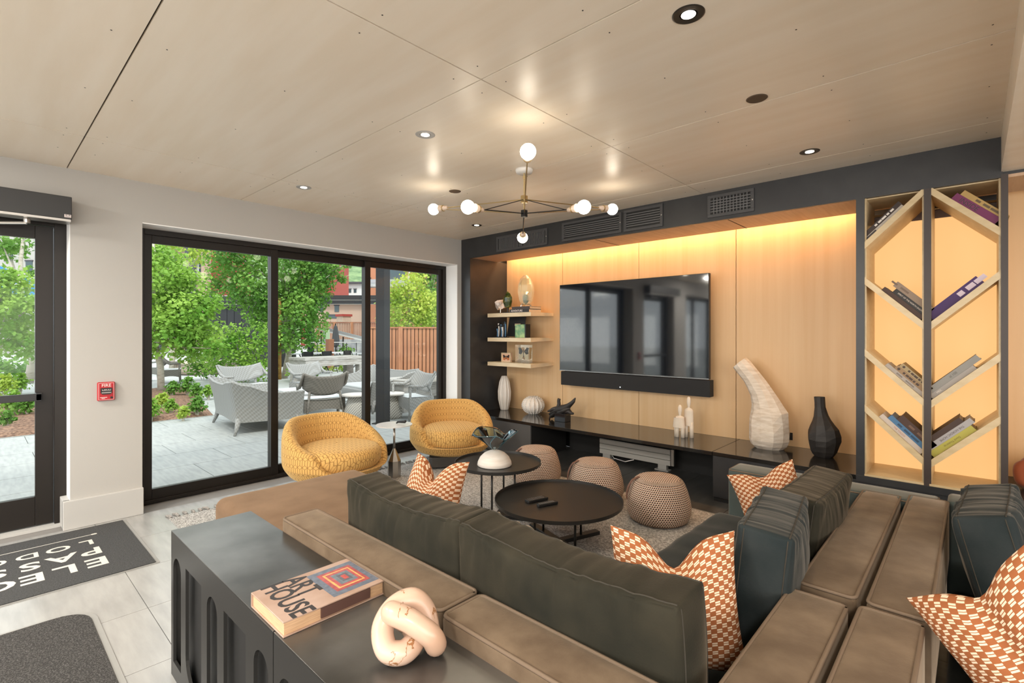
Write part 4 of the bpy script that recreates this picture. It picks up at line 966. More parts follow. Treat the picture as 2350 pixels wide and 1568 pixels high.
# ------------------------------------------------------------------ poufs, rug, mats
def pouf(label, loc, rz, sc_=1):
    t = thing('pouf', label, 'pouf', loc, rz, 'knitted poufs in front of the bench'); t.scale = (sc_,)*3
    pr = [(.02,0),(.20,0),(.232,.02),(.252,.07),(.255,.12),(.245,.18),(.225,.25),(.205,.30),(.190,.325),(.165,.343),(.10,.350),(.001,.352)]
    b = MB().lathe(pr, 64); s = 0; uv = []
    for i, (r, z) in enumerate(pr):
        if i: s += math.hypot(r-pr[i-1][0], z-pr[i-1][1])
        for k in range(64): uv.append((k/64*1.48, s))
    # seam-free u: duplicate the first column
    V = b.v; B = MB(); W = 65; UV = []
    for i in range(len(pr)):
        for k in range(65):
            B.v.append(V[i*64+k%64]); UV.append((k/64*1.48 if pr[i][1] < .34 else V[i*64+k%64][0]+2, uv[i*64][1] if pr[i][1] < .34 else V[i*64+k%64][1]+2))
    for i in range(len(pr)-1):
        for k in range(64): B.f.append((i*W+k, i*W+k+1, (i+1)*W+k+1, (i+1)*W+k))
    B.uv = UV; B.build('cover', KNIT, t, smooth=True)
    q = []
    for k in range(9):
        z_ = .345-.18*k/8; i_ = next(i for i in range(len(pr)) if pr[i][1] >= z_); r_ = pr[i_-1][0]+(pr[i_][0]-pr[i_-1][0])*(z_-pr[i_-1][1])/max(1e-6,pr[i_][1]-pr[i_-1][1])
        q.append((-r_-.010-.016*math.sin(PI*k/8), .0, z_+.006))
    B = MB()
    for i, p in enumerate(q): B.v += [(p[0],-.016,p[2]),(p[0],.016,p[2]),(p[0]-.006,.016,p[2]),(p[0]-.006,-.016,p[2])]
    for i in range(len(q)-1):
        for j in range(4): B.f.append((i*4+j, i*4+(j+1)%4, i*4+4+(j+1)%4, i*4+4+j))
    B.f += [(3,2,1,0),(32,33,34,35)]; B.build('strap_handle', LEATH, t)
    return t
pouf('knitted pouf farthest left, half behind the taller coffee table', (-3.30,3.93,.004), math.radians(60))
pouf('middle knitted pouf, partly hidden by the low coffee table', (-2.56,3.90,.006), math.radians(48))
pouf('knitted pouf farthest right, standing free on the rug', (-1.89,3.80,.006), math.radians(45), 1.0)
rg = thing('rug', 'large grey woven rug with a fringed edge under the seating', 'rug', (-2.6,2.66,0))
MB().box((-2.24,-1.57,.0005),(1.75,1.56,.006)).build('weave', RUG, rg)
for k in range(58):
    y = -1.55+k*.0545
    L_ = .08+.03*random.random(); dy = (random.random()-.5)*.06
    MB().tube([(-2.24,y,.008),(-2.24-L_*.4,y+dy*.3,.014),(-2.24-L_,y+dy,.007)], [.009,.012,.006], 5).build('tassel', RUGF, rg)
mt = thing('logo_mat', 'dark entrance mat with cream lettering in front of the glass door', 'doormat', (-4.525,0,0))
MB().box((-.555,-.845,.0005),(.555,.845,.004)).build('rubber_edge', MATE, mt); MB().box((-.545,-.825,.004),(.545,.825,.009)).build('pile', MATD, mt)
MB().box((-.349,-.66,.009),(-.341,.60,.0096)).build('underline', LETT, mt); MB().lathe([(.001,.009),(.012,.009),(.012,.0097),(.001,.0097)],12,(-.345,.62,0),fn=lambda th,r,z: r*(1+.6*abs(math.sin(th)))).build('underline_tip', LETT, mt)
for wd, xx, cap, st in (('ELECTRIC',.255,.150,1),('PASS',.025,.138,.92),('LODGE',-.185,.10,.85)):
    for i, ch in enumerate(wd):
        M = Matrix.Translation((xx, .562-.155*i, .0091)) @ Matrix.Rotation(-PI/2,4,'Z') @ Matrix.Diagonal((.112/.112*1.15 if ch not in 'I' else 1, 1, 1, 1))
        text('letter', ch, cap/.69, LETT, mt, None, M=M, ext=.0004)
mg = thing('carpet_mat', 'charcoal carpet mat with a rounded corner, nearest the camera', 'doormat', (-2.3,-.55,0))
def rrect(x0,y0,x1,y1,r):
    return [(cx+r*math.cos(math.radians(a0+15*k)), cy+r*math.sin(math.radians(a0+15*k))) for cx,cy,a0 in ((x1-r,y1-r,0),(x0+r,y1-r,90),(x0+r,y0+r,180),(x1-r,y0+r,270)) for k in range(7)]
MB().prism(rrect(-1.30,-1.0,1.0,1.005,.16), .0005, .005).build('rubber_edge', MATE, mg); MB().prism(rrect(-1.272,-.975,.97,.977,.14), .005, .012).build('pile', MATG, mg)

# ------------------------------------------------------------------ chandelier, downlights
ch = thing('chandelier', 'brass chandelier with six globe bulbs on thin rods', 'chandelier', (-2.584,2.931,H))
fv = Vector((-math.sin(math.radians(42.8)), math.cos(math.radians(42.8)), 0)); rv = Vector((fv.y, -fv.x, 0))
MB().lathe([(.001,-.03),(.06,-.03),(.068,-.012),(.068,0)], 32).build('canopy', WHITEP, ch, smooth=True)
MB().tube([(0,0,-.03),(0,0,-.36)], .006, 10).tube([(0,0,-.05),(0,0,-.075)], .011, 10).build('stem', BRASS, ch)
MB().box((-.02,-.02,-.262),(.02,.02,-.205)).build('hub', BRASS, ch, bevel=.003); MB().box((-.019,-.019,-.372),(.019,.019,-.318)).build('hub', BLKM, ch, bevel=.003)
for k in range(6):
    upper = k < 3
    a = [180, 60, -60, 140, -140, 0][k]
    R_ = .90 if upper else .62; dz = -.20 if upper else -.415; hz = -.235 if upper else -.345
    if k == 0: R_ = .93
    d = (fv*math.cos(math.radians(a)) + rv*math.sin(math.radians(a))); e = d*R_ + Vector((0,0,dz)); s0 = d*(R_-.12) + Vector((0,0,dz+(hz-dz)*.10))
    MB().tube([Vector((0,0,hz)), s0], .0045, 6).build('rod', BLKM if not upper else BRASS, ch)
    MB().tube([Vector((0,0,-.345 if upper else -.235)), s0+Vector((0,0,-.012))], .0035, 6).build('rod', BRASS if upper else BLKM, ch)
    so_ = MB().tube([s0-d*.03, s0, s0+d*.055], [.014,.02,.031], 16).build('socket', CREAMP, ch, smooth=True)
    MB().tube([s0+d*.012, s0+d*.02], .028, 14).build('socket_ring', BRASS, so_)
    MB().sphere(e, .048, 24, 14).build('bulb', BULB, ch, smooth=True)
def downlight(label, x, y, lit, R_=.063, ring=None, e=9):
    t = thing('downlight' if lit is not None else 'ceiling_speaker', label, 'downlight' if lit is not None else 'speaker', (x,y,H))
    if lit is None:
        MB().lathe([(.001,-.004),(.05,-.004),(.054,-.001),(.054,.0)], 32).build('grille', PM('speaker_brown', (.10,.065,.04), .8), t); return
    MB().lathe([(.036,.01),(.034,-.002),(.058,-.004),(R_,-.002),(R_,0)], 40).build('trim_ring', ring or PM('ring_black', (.03,.026,.022), .35), t)
    MB().lathe([(.001,-.003),(.028,-.003),(.028,0)], 24).build('lens', LENS if lit else PM('lens_off', (.75,.72,.68), .4), t)
    MB().lathe([(.028,-.0015),(.038,-.0015)], 24).build('cone', BLKM, t)
    lamp('downlight_beam', 'SPOT', (x,y,H-.012), (0,0,0), e*3.2, (1,.80,.56), spot_size=math.radians(115), spot_blend=.8, shadow_soft_size=.03)
RG = PM('ring_grey', (.38,.37,.36), .4)
downlight('lit downlight with a black ring, nearest the camera', -.844,1.956,True)
downlight('lit downlight with a black ring nearest the bookcase', -.853,4.012,True)
downlight('lit downlight with a grey ring, left of the chandelier', -2.60,1.984,True, ring=RG)
downlight('lit downlight with a grey ring over the window wall', -4.319,1.974,True, ring=RG)
downlight('lit downlight with a black ring by the corner of the ceiling', -4.325,4.055,True, R_=.06)
downlight('round brown ceiling speaker between two downlights near the bookcase', -.872,2.91,None)
downlight('small round brown ceiling speaker beyond the chandelier', -3.438,2.955,None)
for x in (-4.3,-2.0,.9,3.6):
    for y in (-1.2,-3.6): lamp('lobby_fill_light', 'AREA', (x,y,(2.56 if x > .135 else H-.02)), (0,0,0), 75, (1,.94,.85), shape='DISK', size=.5)  # fill lights added over the unseen part of the lobby, without fixtures

# ------------------------------------------------------------------ outside: terrace paving, planting bed
FW = Vector((-math.sin(math.radians(42.8)), math.cos(math.radians(42.8)), 0)); RT = Vector((FW.y, -FW.x, 0))
def at(u, v, D): return (FW + RT*((u-1175)/1146) + Vector((0,0,(766-v)/1146)))*D + Vector((0,0,1.52))
gr = MB().box((-90,-40,-.3),(-5.52,60,-.03)).build('ground', PM('far_paving', (.38,.39,.38), .8, vcol=(.46,.47,.46), vscale=.8)); gr['kind'] = 'structure'
pt = MB().box((-18,-8,-.03),(-5.53,14,-.012)).build('patio', PM('paver_joint', (.13,.13,.125), .9)); pt['kind'] = 'structure'
for i in range(7):
    x1 = -5.95-.73*(i-1)
    for j in range(-3, 9):
        y = 1.336+.41*(i%2)+.82*j-.82
        if y > 7.5: continue
        xa = max(x1-.73+.007, -10.40); xb = min(x1, -5.53)
        if xb-xa < .1: continue
        MB().box((xa, y+.007, -.012),(xb, y+.82, 0)).build('paver', PAVER, pt)
MB().box((-17.9,-8,-.012),(-10.4,14,-.001)).box((-10.4,7.9,-.012),(-5.53,14,-.001)).box((-10.4,-8,-.012),(-5.53,-1.95,-.001)).build('paved_area', PAVER, pt)
bed = MB()
bed.grid(lambda u, v: (-10.42-6.0*u, -6+ v*(9.05+1.1*u), (0 if min(u,1-u,v,1-v) < .01 else .05)+.05*mnoise.noise(Vector((u*14,v*20,0)))*(min(u,1-u,v,1-v) > .01)), 40, 40)
bed = tag(bed.build('planting_bed', MULCH, smooth=True), 'reddish bark mulch bed beyond the paving, planted with small shrubs', 'flower bed')
def leaves(name, blobs, m, parent, size=.075, seed=0, flat=0):
    """blobs: (centre, radii, count); every leaf is a small folded quad"""
    rg_ = np.random.default_rng(seed); vs = []; base = 0
    for c, r, n in blobs:
        d = rg_.normal(size=(n,3)); d /= np.linalg.norm(d,axis=1)[:,None]; q = 1.28*rg_.random(n)**.5
        p = np.array(c) + d*q[:,None]*np.array(r)
        nrm = rg_.normal(size=(n,3)) + np.array((0,0,.9)) + d*.6; nrm /= np.linalg.norm(nrm,axis=1)[:,None]
        t = np.cross(nrm, rg_.normal(size=(n,3))); t /= np.linalg.norm(t,axis=1)[:,None]; b = np.cross(nrm, t)
        s = (size*(.6+.8*rg_.random(n)))[:,None]
        quad = np.stack([p-t*s*.5, p+b*s*.42+nrm*s*.10, p+t*s*.55, p-b*s*.42+nrm*s*.10], 1); vs.append(quad.reshape(-1,3))
    V = np.concatenate(vs); n = len(V)//4
    me = bpy.data.meshes.new(name); me.vertices.add(len(V)); me.vertices.foreach_set('co', V.astype(np.float32).ravel())
    me.loops.add(4*n); me.loops.foreach_set('vertex_index', np.arange(4*n, dtype=np.int32)); me.polygons.add(n)
    me.polygons.foreach_set('loop_start', np.arange(0,4*n,4,dtype=np.int32)); me.update(calc_edges=True); me.validate()
    me.materials.append(m); o = bpy.data.objects.new(name, me); C.objects.link(o)
    if parent: o.parent = parent
    o['kind'] = 'stuff'; return o
def tree(label, base, trunk_r, top, px_blobs, D, m, dens=1.0, size=.085, seed=0, bark=None, cat='tree', name='aspen_tree', bdir=None):
    base = Vector(base); t = thing(name, label, cat, base); rnd = random.Random(seed)
    L0 = Vector((0,0,0)); top = Vector(top)-base
    path = [L0+(top-L0)*(k/6)+Vector((rnd.uniform(-1,1),rnd.uniform(-1,1),0))*trunk_r*1.2*(0 < k < 6) for k in range(7)]
    MB().tube(path, [trunk_r*(1-.11*k) for k in range(7)], 9).build('trunk', bark or BARK, t, smooth=True)
    bl = []; br = MB()
    for (u, v, r, *dd) in px_blobs:
        d_ = D+(dd[0] if dd else rnd.uniform(-.5,.5)); c = at(u, v, d_)-base; R_ = r*d_/1146
        bl.append((c, (R_, R_, R_*.85), int(dens*R_*R_*1500/(size/.085)**2)+60))
        f = path[min(5, max(2, int(6*max(0,min(.8,(c.z-.4)/max(.5,top.z))))))]
        br.tube([f, (f+c)/2+Vector((0,0,-.06)), c, c+(c-f)*.12], [trunk_r*.32,trunk_r*.24,trunk_r*.14,.004], 5)
    br.build('branch', bark or BARK, t, smooth=True)
    leaves('foliage', bl, m, t, size, seed); return t
b0 = at(370,897,13.0); b0.z = 0
tree('young aspen rising from the mulch bed in the left pane of the sliding door', b0, .085, at(352,560,13.2),
     [(400,735,50),(355,740,40),(360,690,38),(440,770,40),(420,640,30),(370,600,36),(385,610,42),(352,650,40),(425,655,45),(365,715,45),(430,725,50),(395,775,52),(465,760,42),(345,800,26),(470,700,30),(440,800,35),(342,590,30),(480,700,26),(495,800,24),(405,680,36)], 13.0, LEAF, 1.7, .095, 3)
b0 = at(652,862,17.0); b0.z = 0
tree('aspen with a tall white trunk seen through the middle pane of the sliding door', b0, .11, at(655,560,17.2),
     [(560,600,45),(610,590,42),(665,600,40),(715,610,30),(590,660,48),(655,660,45),(705,660,38),(745,640,22),(620,720,45),(680,720,45),(555,680,38),(700,770,38),(650,780,35),(725,735,28),(590,730,28),(760,612,15),(735,690,22),(725,625,36),(742,660,24),(750,615,20),(735,592,30),(768,612,20),(797,605,11),(785,640,11),(510,600,34),(500,650,30),(545,640,30),(530,575,30),(690,650,40),(630,690,36),(700,700,34)], 17.0, LEAF2, 1.6, .10, 5)
b0 = at(640,850,16.6); b0.z = 0
t = thing('golden_trunk', 'straight trunk with golden orange bark beside the white aspen trunk', 'tree trunk', b0)
MB().tube([(0,0,0),(0.01,0,1.3),(0,.01,2.7)], [.085,.075,.06], 10).build('trunk', BARKG, t, smooth=True)
b0 = at(394,905,18.5); b0.z = 0
tree('bare-stemmed white aspen standing behind the young tree, upper left of the sliding door', b0, .10, at(394,548,18.5), [(385,560,24),(440,585,30),(350,560,22),(470,575,26)], 18.5, LEAF3, .9, .10, 8)
b0 = at(940,868,20.5); b0.z = 0
tree('yellow-green aspen growing behind the cedar fence', b0, .10, at(940,620,20.5),
     [(905,700,34),(935,660,32),(965,700,36),(930,730,34),(890,735,22),(955,640,24),(975,735,30),(905,670,22),(985,690,26),(940,612,14)], 20.5, LEAF3, 1.7, .11, 9)
b0 = at(990,868,22.5); b0.z = 0
tree('darker aspen behind the right end of the cedar fence', b0, .10, at(988,600,22.5), [(985,640,36),(1000,680,36),(985,730,34),(1010,720,30),(975,610,26),(1005,610,30)], 22.5, LEAF2, 1.7, .11, 10)
b0 = at(-20,900,12.5); b0.z = 0
tree('bright green leafy tree filling the entrance door glass', b0, .09, at(-10,600,12.5),
     [(10,660,40),(50,690,38),(15,720,40),(60,740,36),(20,780,42),(65,790,30),(-20,700,45),(40,640,26),(-20,780,45),(-30,640,40),(78,700,24)], 12.5, LEAF, 1.7, .095, 12)
b0 = at(66,880,15.5); b0.z = 0
tree('grey-trunked tree beyond the bright leafy one in the entrance door glass', b0, .12, at(54,540,15.5), [(20,575,28),(50,560,22),(78,625,16),(5,560,24),(70,815,20)], 15.5, LEAF2, 1.2, .10, 13)
def bush(label, blobs, D, m, size=.08, dens=1.3, seed=0, group=None, name='shrub'):
    c = sum((at(u,v,D) for u,v,r in blobs), Vector())/len(blobs); c.z = .0
    t = thing(name, label, 'shrub', c, 0, group); B = MB(); bl = []
    for u, v, r in blobs:
        q = at(u,v,D)-c; R_ = r*D/1146; bl.append((q,(R_,R_,R_*.9),int(dens*R_*R_*1700/(size/.085)**2)+30)); B.tube([(q.x*.3,q.y*.3,0),q*.6,q], [.012,.009,.004], 5)
    B.build('stem', BARK, t); leaves('foliage', bl, m, t, size, seed); return t
bush('dense green shrubs behind the wicker loveseat and chair', [(520,800,38),(570,815,36),(600,775,34),(495,835,26),(600,845,28),(560,850,24),(540,770,26)], 15.5, LEAF, .085, 1.4, 21)
bush('low shrub between the loveseat and the young aspen', [(465,820,26),(450,845,20),(490,850,20)], 16.5, LEAF2, .085, 1.4, 22)
bush('dark hedge low behind the entrance door glass', [(10,845,30),(45,850,26),(75,855,22),(-20,850,30)], 17, LEAF2, .10, 1.4, 23)
bush('green shrub by the foot of the white aspen trunk', [(690,845,20),(715,850,18),(675,855,16)], 16.0, LEAF, .09, 1.3, 24)
k = 0
for u, v, r, D, m, l in ((345,945,18,10.7,LEAF,'bright upright plant at the left edge of the mulch bed'),(372,922,13,11.6,LEAF3,'yellow-green plant in front of the aspen trunk'),(392,935,12,11.2,LEAF,'small bushy plant right of the aspen trunk'),
    (430,890,16,13.4,LEAF2,'taller green plant at the back of the mulch bed'),(450,900,13,12.8,LEAF2,'second green plant at the back of the mulch bed'),(395,895,13,13.4,LEAF2,'dark plant just behind the aspen trunk'),
    (452,935,16,11.2,LEAF2,'broad-leaved plant in the middle of the mulch bed'),(420,950,11,10.8,LEAF3,'pale little plant near the paving'),(478,902,12,12.2,LEAF,'small plant at the right end of the mulch bed, by the loveseat'),
    (25,930,22,11.0,LEAF,'fern below the push bar at the left of the door glass'),(60,935,18,10.9,LEAF2,'fern below the push bar beside the door edge'),(10,890,20,12.2,LEAF3,'bright plant above the push bar at the left of the door glass'),(45,885,18,12.6,LEAF,'bright plant above the push bar near the dark trunk'),(15,965,14,10.6,LEAF2,'low plant nearest the paving behind the door')):
    k += 1; D = 1146*1.47/(v+r*.9-766); bush(l, [(u-r*.45,v,r*.8),(u+r*.45,v-r*.2,r*.8),(u,v-r*.7,r*.7),(u+r*.2,v-r*1.2,r*.4)], D, m, .06, 1.5, 40+k, 'small plants in the mulch bed', 'bed_plant')

# ------------------------------------------------------------------ woven terrace furniture
def horned(name, label, cat, loc, rz, W, D_, m=WICK, group=None, hb=.80, hm=.735, ha=.60):
    """woven sofa, faces +y locally: raised back corners, arms sweeping down, splayed feet"""
    t = thing(name, label, cat, loc, rz, group); w2 = W/2
    path = [(-w2,D_,ha,0),(-w2,D_*.62,ha-.005,0),(-w2,D_*.35,ha+.04,0),(-w2,.10,hb-.05,.02),(-w2+.02,0,hb,.05),(-w2+.12,-.03,hb-.02,.05),(-w2*.5,-.02,hm,.03),(0,-.015,hm-.01,.03)]
    path = path + [(-x,y,z,f) for x,y,z,f in path[:-1]][::-1]
    def fn(th):
        def q(u, v):
            i = min(len(path)-2, int(u*(len(path)-1)+1e-9)); f = u*(len(path)-1)-i
            a = [path[i][k]*(1-f)+path[i+1][k]*f for k in range(4)]
            out = Vector((a[0]/w2*(1 if abs(a[0]) > w2*.85 else .2), -.8 if a[1] < .15 else 0, 0)); z0 = .16+.03*math.sin(PI*u)
            fl = (.13*(v**1.5)) if a[1] < .3 else .10*v**1.5
            return (a[0]*.92+out.x*fl+(-th*(1 if a[0] > 0 else -1) if abs(a[0]) > w2*.85 else 0), a[1]+out.y*fl+.03+(th if a[1] < .15 else 0), z0+(a[2]-z0)*v)
        return q
    nu = (len(path)-1)*4
    MB().grid(fn(0), nu, 8).build('back_and_arms', m, t, smooth=True); MB().grid(fn(.05), nu, 8).build('inner_lining', m, t, smooth=True)
    MB().tube([Vector(fn(.02)(k/nu,1)) for k in range(nu+1)], .022, 6).build('rolled_edge', m, t, smooth=True)
    softbox(W-.16,D_-.12,.24,.03).build('seat', m, t, smooth=True, loc=(0,D_*.52,.17))
    softbox(W-.2,D_-.2,.05,.02).build('seat_pad', PM('pale_pad', (.42,.43,.42), .9), t, smooth=True, loc=(0,D_*.52,.405))
    for x, y, dx, dy in ((-w2+.10,.06,-.07,-.07),(w2-.10,.06,.07,-.07),(-w2+.10,D_-.06,-.05,.05),(w2-.10,D_-.06,.05,.05)):
        MB().tube([(x,y,.24),(x+dx*.5,y+dy*.5,.10),(x+dx,y+dy,0)], [.045,.03,.018], 8).build('leg', m, t, smooth=True)
    return t
def open_chair(label, loc, rz, m=WICK, W=.70, group='open-armed wicker chairs'):
    """open-armed woven chair facing +y locally"""
    t = thing('wicker_chair', label, 'chair', loc, rz, group); w2 = W/2
    def bk(u, v):
        s = (u-.5)*2; x = s*w2*(1.0+.08*v); y = -.02-.10*v + .16*abs(s)**3*(1-.4*v)
        zt = .78+.07*abs(s)**3-.20*max(0,abs(s)-.86)/.14*0; zb = .50-.05*(1-s*s)+.08*abs(s)**4
        return (x, y, zb+(zt-zb)*v)
    b = MB().grid(bk, 20, 8).build('backrest', m, t, smooth=True); q = b.modifiers.new('s','SOLIDIFY'); q.thickness = .025
    for s in (-1,1):
        pts = [(s*w2*1.07,-.06,.84),(s*w2*1.08,.02,.74),(s*w2*1.08,.12,.64),(s*w2*1.06,.24,.585),(s*w2*1.04,.44,.60),(s*w2*1.02,.50,.61)]
        MB().tube(pts, [.014,.022,.03,.03,.028,.022], 8).build('arm', m, t, smooth=True)
        MB().tube([(s*w2*1.02,.47,.60),(s*w2*.98,.47,.3),(s*w2*1.0,.49,0)], [.022,.022,.018], 8).build('leg', m, t, smooth=True)
        MB().tube([(s*w2*.72,.03,.52),(s*w2*.80,.0,.3),(s*w2*.92,-.06,0)], [.022,.022,.016], 8).build('leg', m, t, smooth=True)
    MB().grid(lambda u,v: ((u-.5)*W*.98,.0+.5*v,.40-.02*math.sin(PI*u)+.012*v), 10, 6).build('seat', PM('seat_pad_white', (.50,.52,.52), .9), t, smooth=True)
    MB().grid(lambda u,v: ((u-.5)*W*.98,.02,.40-(.19+.05*(2*u-1)**2)*v), 12, 4).grid(lambda u,v: ((u-.5)*W*.98,.5,.41-(.19+.05*(2*u-1)**2)*v), 12, 4).grid(lambda u,v: (-w2*.98,.5*u,.40-(.19+.05*(2*u-1)**2)*v), 8, 4).grid(lambda u,v: (w2*.98,.5*u,.40-(.19+.05*(2*u-1)**2)*v), 8, 4).build('apron', m, t, smooth=True)
    return t
horned('wicker_loveseat', 'grey wicker loveseat seen from its outer corner, nearest the sliding door', 'loveseat', (-8.78,2.72,.001), math.radians(-6), 1.58, .95, WICK)
horned('wicker_sofa', 'grey wicker sofa with raised back corners facing the camera, in front of the cedar fence', 'sofa', (-9.15,6.1,.001), math.radians(176), 1.85, .92, WICK)
open_chair('wicker chair seen from behind over the nearer yellow tub chair', (-8.25,4.15,.001), math.radians(78), WICKD)
open_chair('wicker chair facing the room beyond the loveseat', (-12.0,4.05,.001), math.radians(-75), WICK, .95)
open_chair('wicker chair facing the room beside the white aspen trunk', (-11.7,5.35,.001), math.radians(-78), WICK, .80)
open_chair('wicker chair in profile at the right edge of the sliding door', (-7.43,5.66,.001), math.radians(172), WICK, .66)
open_chair('far wicker chair behind the aspen trunk, facing right', (-18.6,4.0,.001), math.radians(-15), WICKD, .85)
open_chair('far wicker chair at the left edge of the sliding door', (-19.8,3.5,.001), math.radians(20), WICK, .85)
t = thing('patio_coffee_table', 'low grey wicker coffee table between the loveseat and sofa', 'table', (-9.60,4.45,.001), math.radians(-4))
softbox(1.25,.85,.06,.012).build('top', PM('table_top_grey', (.42,.43,.43), .8), t, loc=(0,0,.36), smooth=True)
for x in (-.58,.58):
    for y in (-.38,.38): MB().tube([(x,y,.365),(x*1.0,y*1.0,0)], [.03,.024], 8).build('leg', WICKD, t)
def drum(label, loc):
    t = thing('drum_table', label, 'side table', loc, 0, 'bottle-shaped wicker side tables')
    MB().lathe([(.19,0),(.205,.06),(.20,.16),(.17,.28),(.14,.37),(.13,.42)], 28).build('body', basket('light_wicker', (.24,.22,.19), (.50,.48,.44), .026), t, smooth=True)
    MB().lathe([(.001,.42),(.24,.42),(.245,.435),(.24,.45),(.001,.45)], 32).build('top', PM('drum_top', (.55,.51,.47), .7), t)
drum('bottle-shaped wicker side table left of the dark terrace post', (-8.05,4.62,.001)); drum('bottle-shaped wicker side table right of the dark terrace post', (-7.72,5.12,.001))
t = thing('terrace_post', 'dark grey steel post standing on the terrace in the right pane', 'post', (-7.35,4.72,0), math.radians(20))
MB().box((-.085,-.085,0),(.085,.085,4.2)).build('shaft', PM('post_grey', (.010,.011,.013), .7), t, bevel=.006); MB().box((-.13,-.13,0),(.13,.13,.015)).build('base_plate', BLKM, t)
t = thing('slab_table', 'grey weathered slab table in front of the cedar fence', 'table', (-8.40,6.25,.001), math.radians(8))
MB().box((-.35,-.75,.54),(.35,.75,.63)).build('top', CONC, t, bevel=.004); MB().box((-.30,-.70,0),(.30,-.58,.54)).box((-.30,.58,0),(.30,.70,.54)).build('leg', CONC, t); MB().box((-.05,-.58,.2),(.05,.58,.5)).build('stretcher', CONC, t)
t = thing('timber_table', 'thick weathered timber table beyond the wicker seats', 'table', (-14.9,7.62,.0), math.radians(3))
for i in range(4): MB().box((-.50+.25*i,-1.05,.72),(-.255+.25*i,1.05,.80)).build('plank', CONC, t, bevel=.004)
MB().box((.38,-1.02,.54),(.48,1.02,.72)).box((-.48,-1.02,.54),(-.38,1.02,.72)).box((-.38,-1.02,.54),(.38,-.92,.72)).build('apron', CONC, t)
for x in (-.36,.36):
    for y in (-.90,.90): MB().box((x-.12,y-.12,0),(x+.12,y+.12,.54)).build('leg', CONC, t)
t = thing('terrace_dining_set', 'slim black metal picnic table with crossed legs behind the timber table', 'table', (-19.4,9.7,.0), math.radians(6))
MB().box((-.4,-1.3,.72),(.4,1.3,.75)).build('top', PM('zinc_top', (.5,.5,.5), .5), t)
for y in (-.9,0,.9): MB().tube([(-.35,y,0),(.3,y,.72)], .022, 6).tube([(.35,y,0),(-.3,y,.72)], .022, 6).build('trestle', BLKM, t)
for i, y in enumerate((-1.0,-.2,.7)):
    t = thing('slatted_metal_chair', ('metal folding chair at the near end of the black picnic table','metal folding chair at the middle of the black picnic table','metal folding chair at the far end of the black picnic table')[i], 'chair', (-18.3,9.6+y,.0), math.radians(10*i), 'metal chairs at the picnic table')
    MB().tube([(-.2,-.2,0),(.2,-.2,.45)], .012, 6).tube([(.2,-.2,0),(-.2,-.2,.85)], .012, 6).tube([(-.2,.2,0),(.2,.2,.45)], .012, 6).tube([(.2,.2,0),(-.2,.2,.85)], .012, 6).build('frame', BLKM, t)
    MB().box((-.2,-.22,.44),(.2,.22,.46)).build('seat', BLKM, t); MB().box((-.215,-.22,.62),(-.195,.22,.84)).build('backrest', BLKM, t)
t = thing('round_planter_bench', 'low beige curved bench beyond the far wicker chairs', 'bench', at(475,848,19.5)*1.0)
t.location.z = 0
MB().lathe([(1.0,0),(1.05,.10),(1.05,.38),(.9,.38),(.9,.0)], 40).build('body', PM('bench_beige', (.40,.33,.25), .85, vcol=(.33,.27,.20), vscale=30, stretch=(1,1,.1)), t); MB().lathe([(.86,.385),(1.09,.385),(1.09,.45),(.86,.45)], 40).build('seat_ring', PM('bench_top', (.55,.48,.38), .8), t)

# ------------------------------------------------------------------ fences and structures beyond the terrace
A, B_ = at(839,868,17.0), at(1040,868,17.2); A.z = B_.z = 0; Lf = (B_-A).length; af = math.atan2(B_.y-A.y, B_.x-A.x)
t = thing('cedar_fence', 'reddish cedar board fence at the right edge of the terrace', 'fence', A, af)
nb = int(Lf/.128); bd = MB().box((0,-.012,.04),(.104,.012,1.70)); first = None
for i in range(nb):
    if first is None: first = o = bd.build('board', FENCE, t)
    else: o = first.copy(); C.objects.link(o); o.parent = t
    o.location = (i*.128, .004*(i%3-1), 0)
for x in (0, Lf*.40, Lf*.85): MB().box((x-.07,-.08,0),(x+.07,.04,1.76)).build('post', FENCE, t)
MB().box((-.05,-.05,1.70),(Lf,.05,1.75)).build('cap_rail', FENCE, t); MB().box((0,.045,.04),(Lf,.065,1.70)).build('backing', PM('fence_gap_shade', (.05,.02,.012), .9), t)  # dark sheet added behind the boards; shadow in the gaps is its colour
A, B_ = at(728,770,33.0), at(912,770,33.0); A.z = B_.z = 0; Lf = (B_-A).length; af = math.atan2(B_.y-A.y, B_.x-A.x)
t = thing('far_fence', 'distant dark red slat fence above the white ramp', 'fence', A, af)
q = MB()
for i in range(int(Lf/.11)): q.box((i*.11,-.015,1.15),(i*.11+.055,.015,2.22))
tag(q.build('slat', FENCEF, t), kind='stuff')
for i in range(5): MB().box((i*Lf/4.6-.08,-.06,0),(i*Lf/4.6+.08,.06,2.3)).build('post', FENCE, t)
MB().box((0,-.05,2.2),(Lf,.05,2.3)).build('rail', FENCEF, t); MB().box((0,-.2,0),(Lf,.2,1.15)).build('retaining_wall', GSTONE, t)
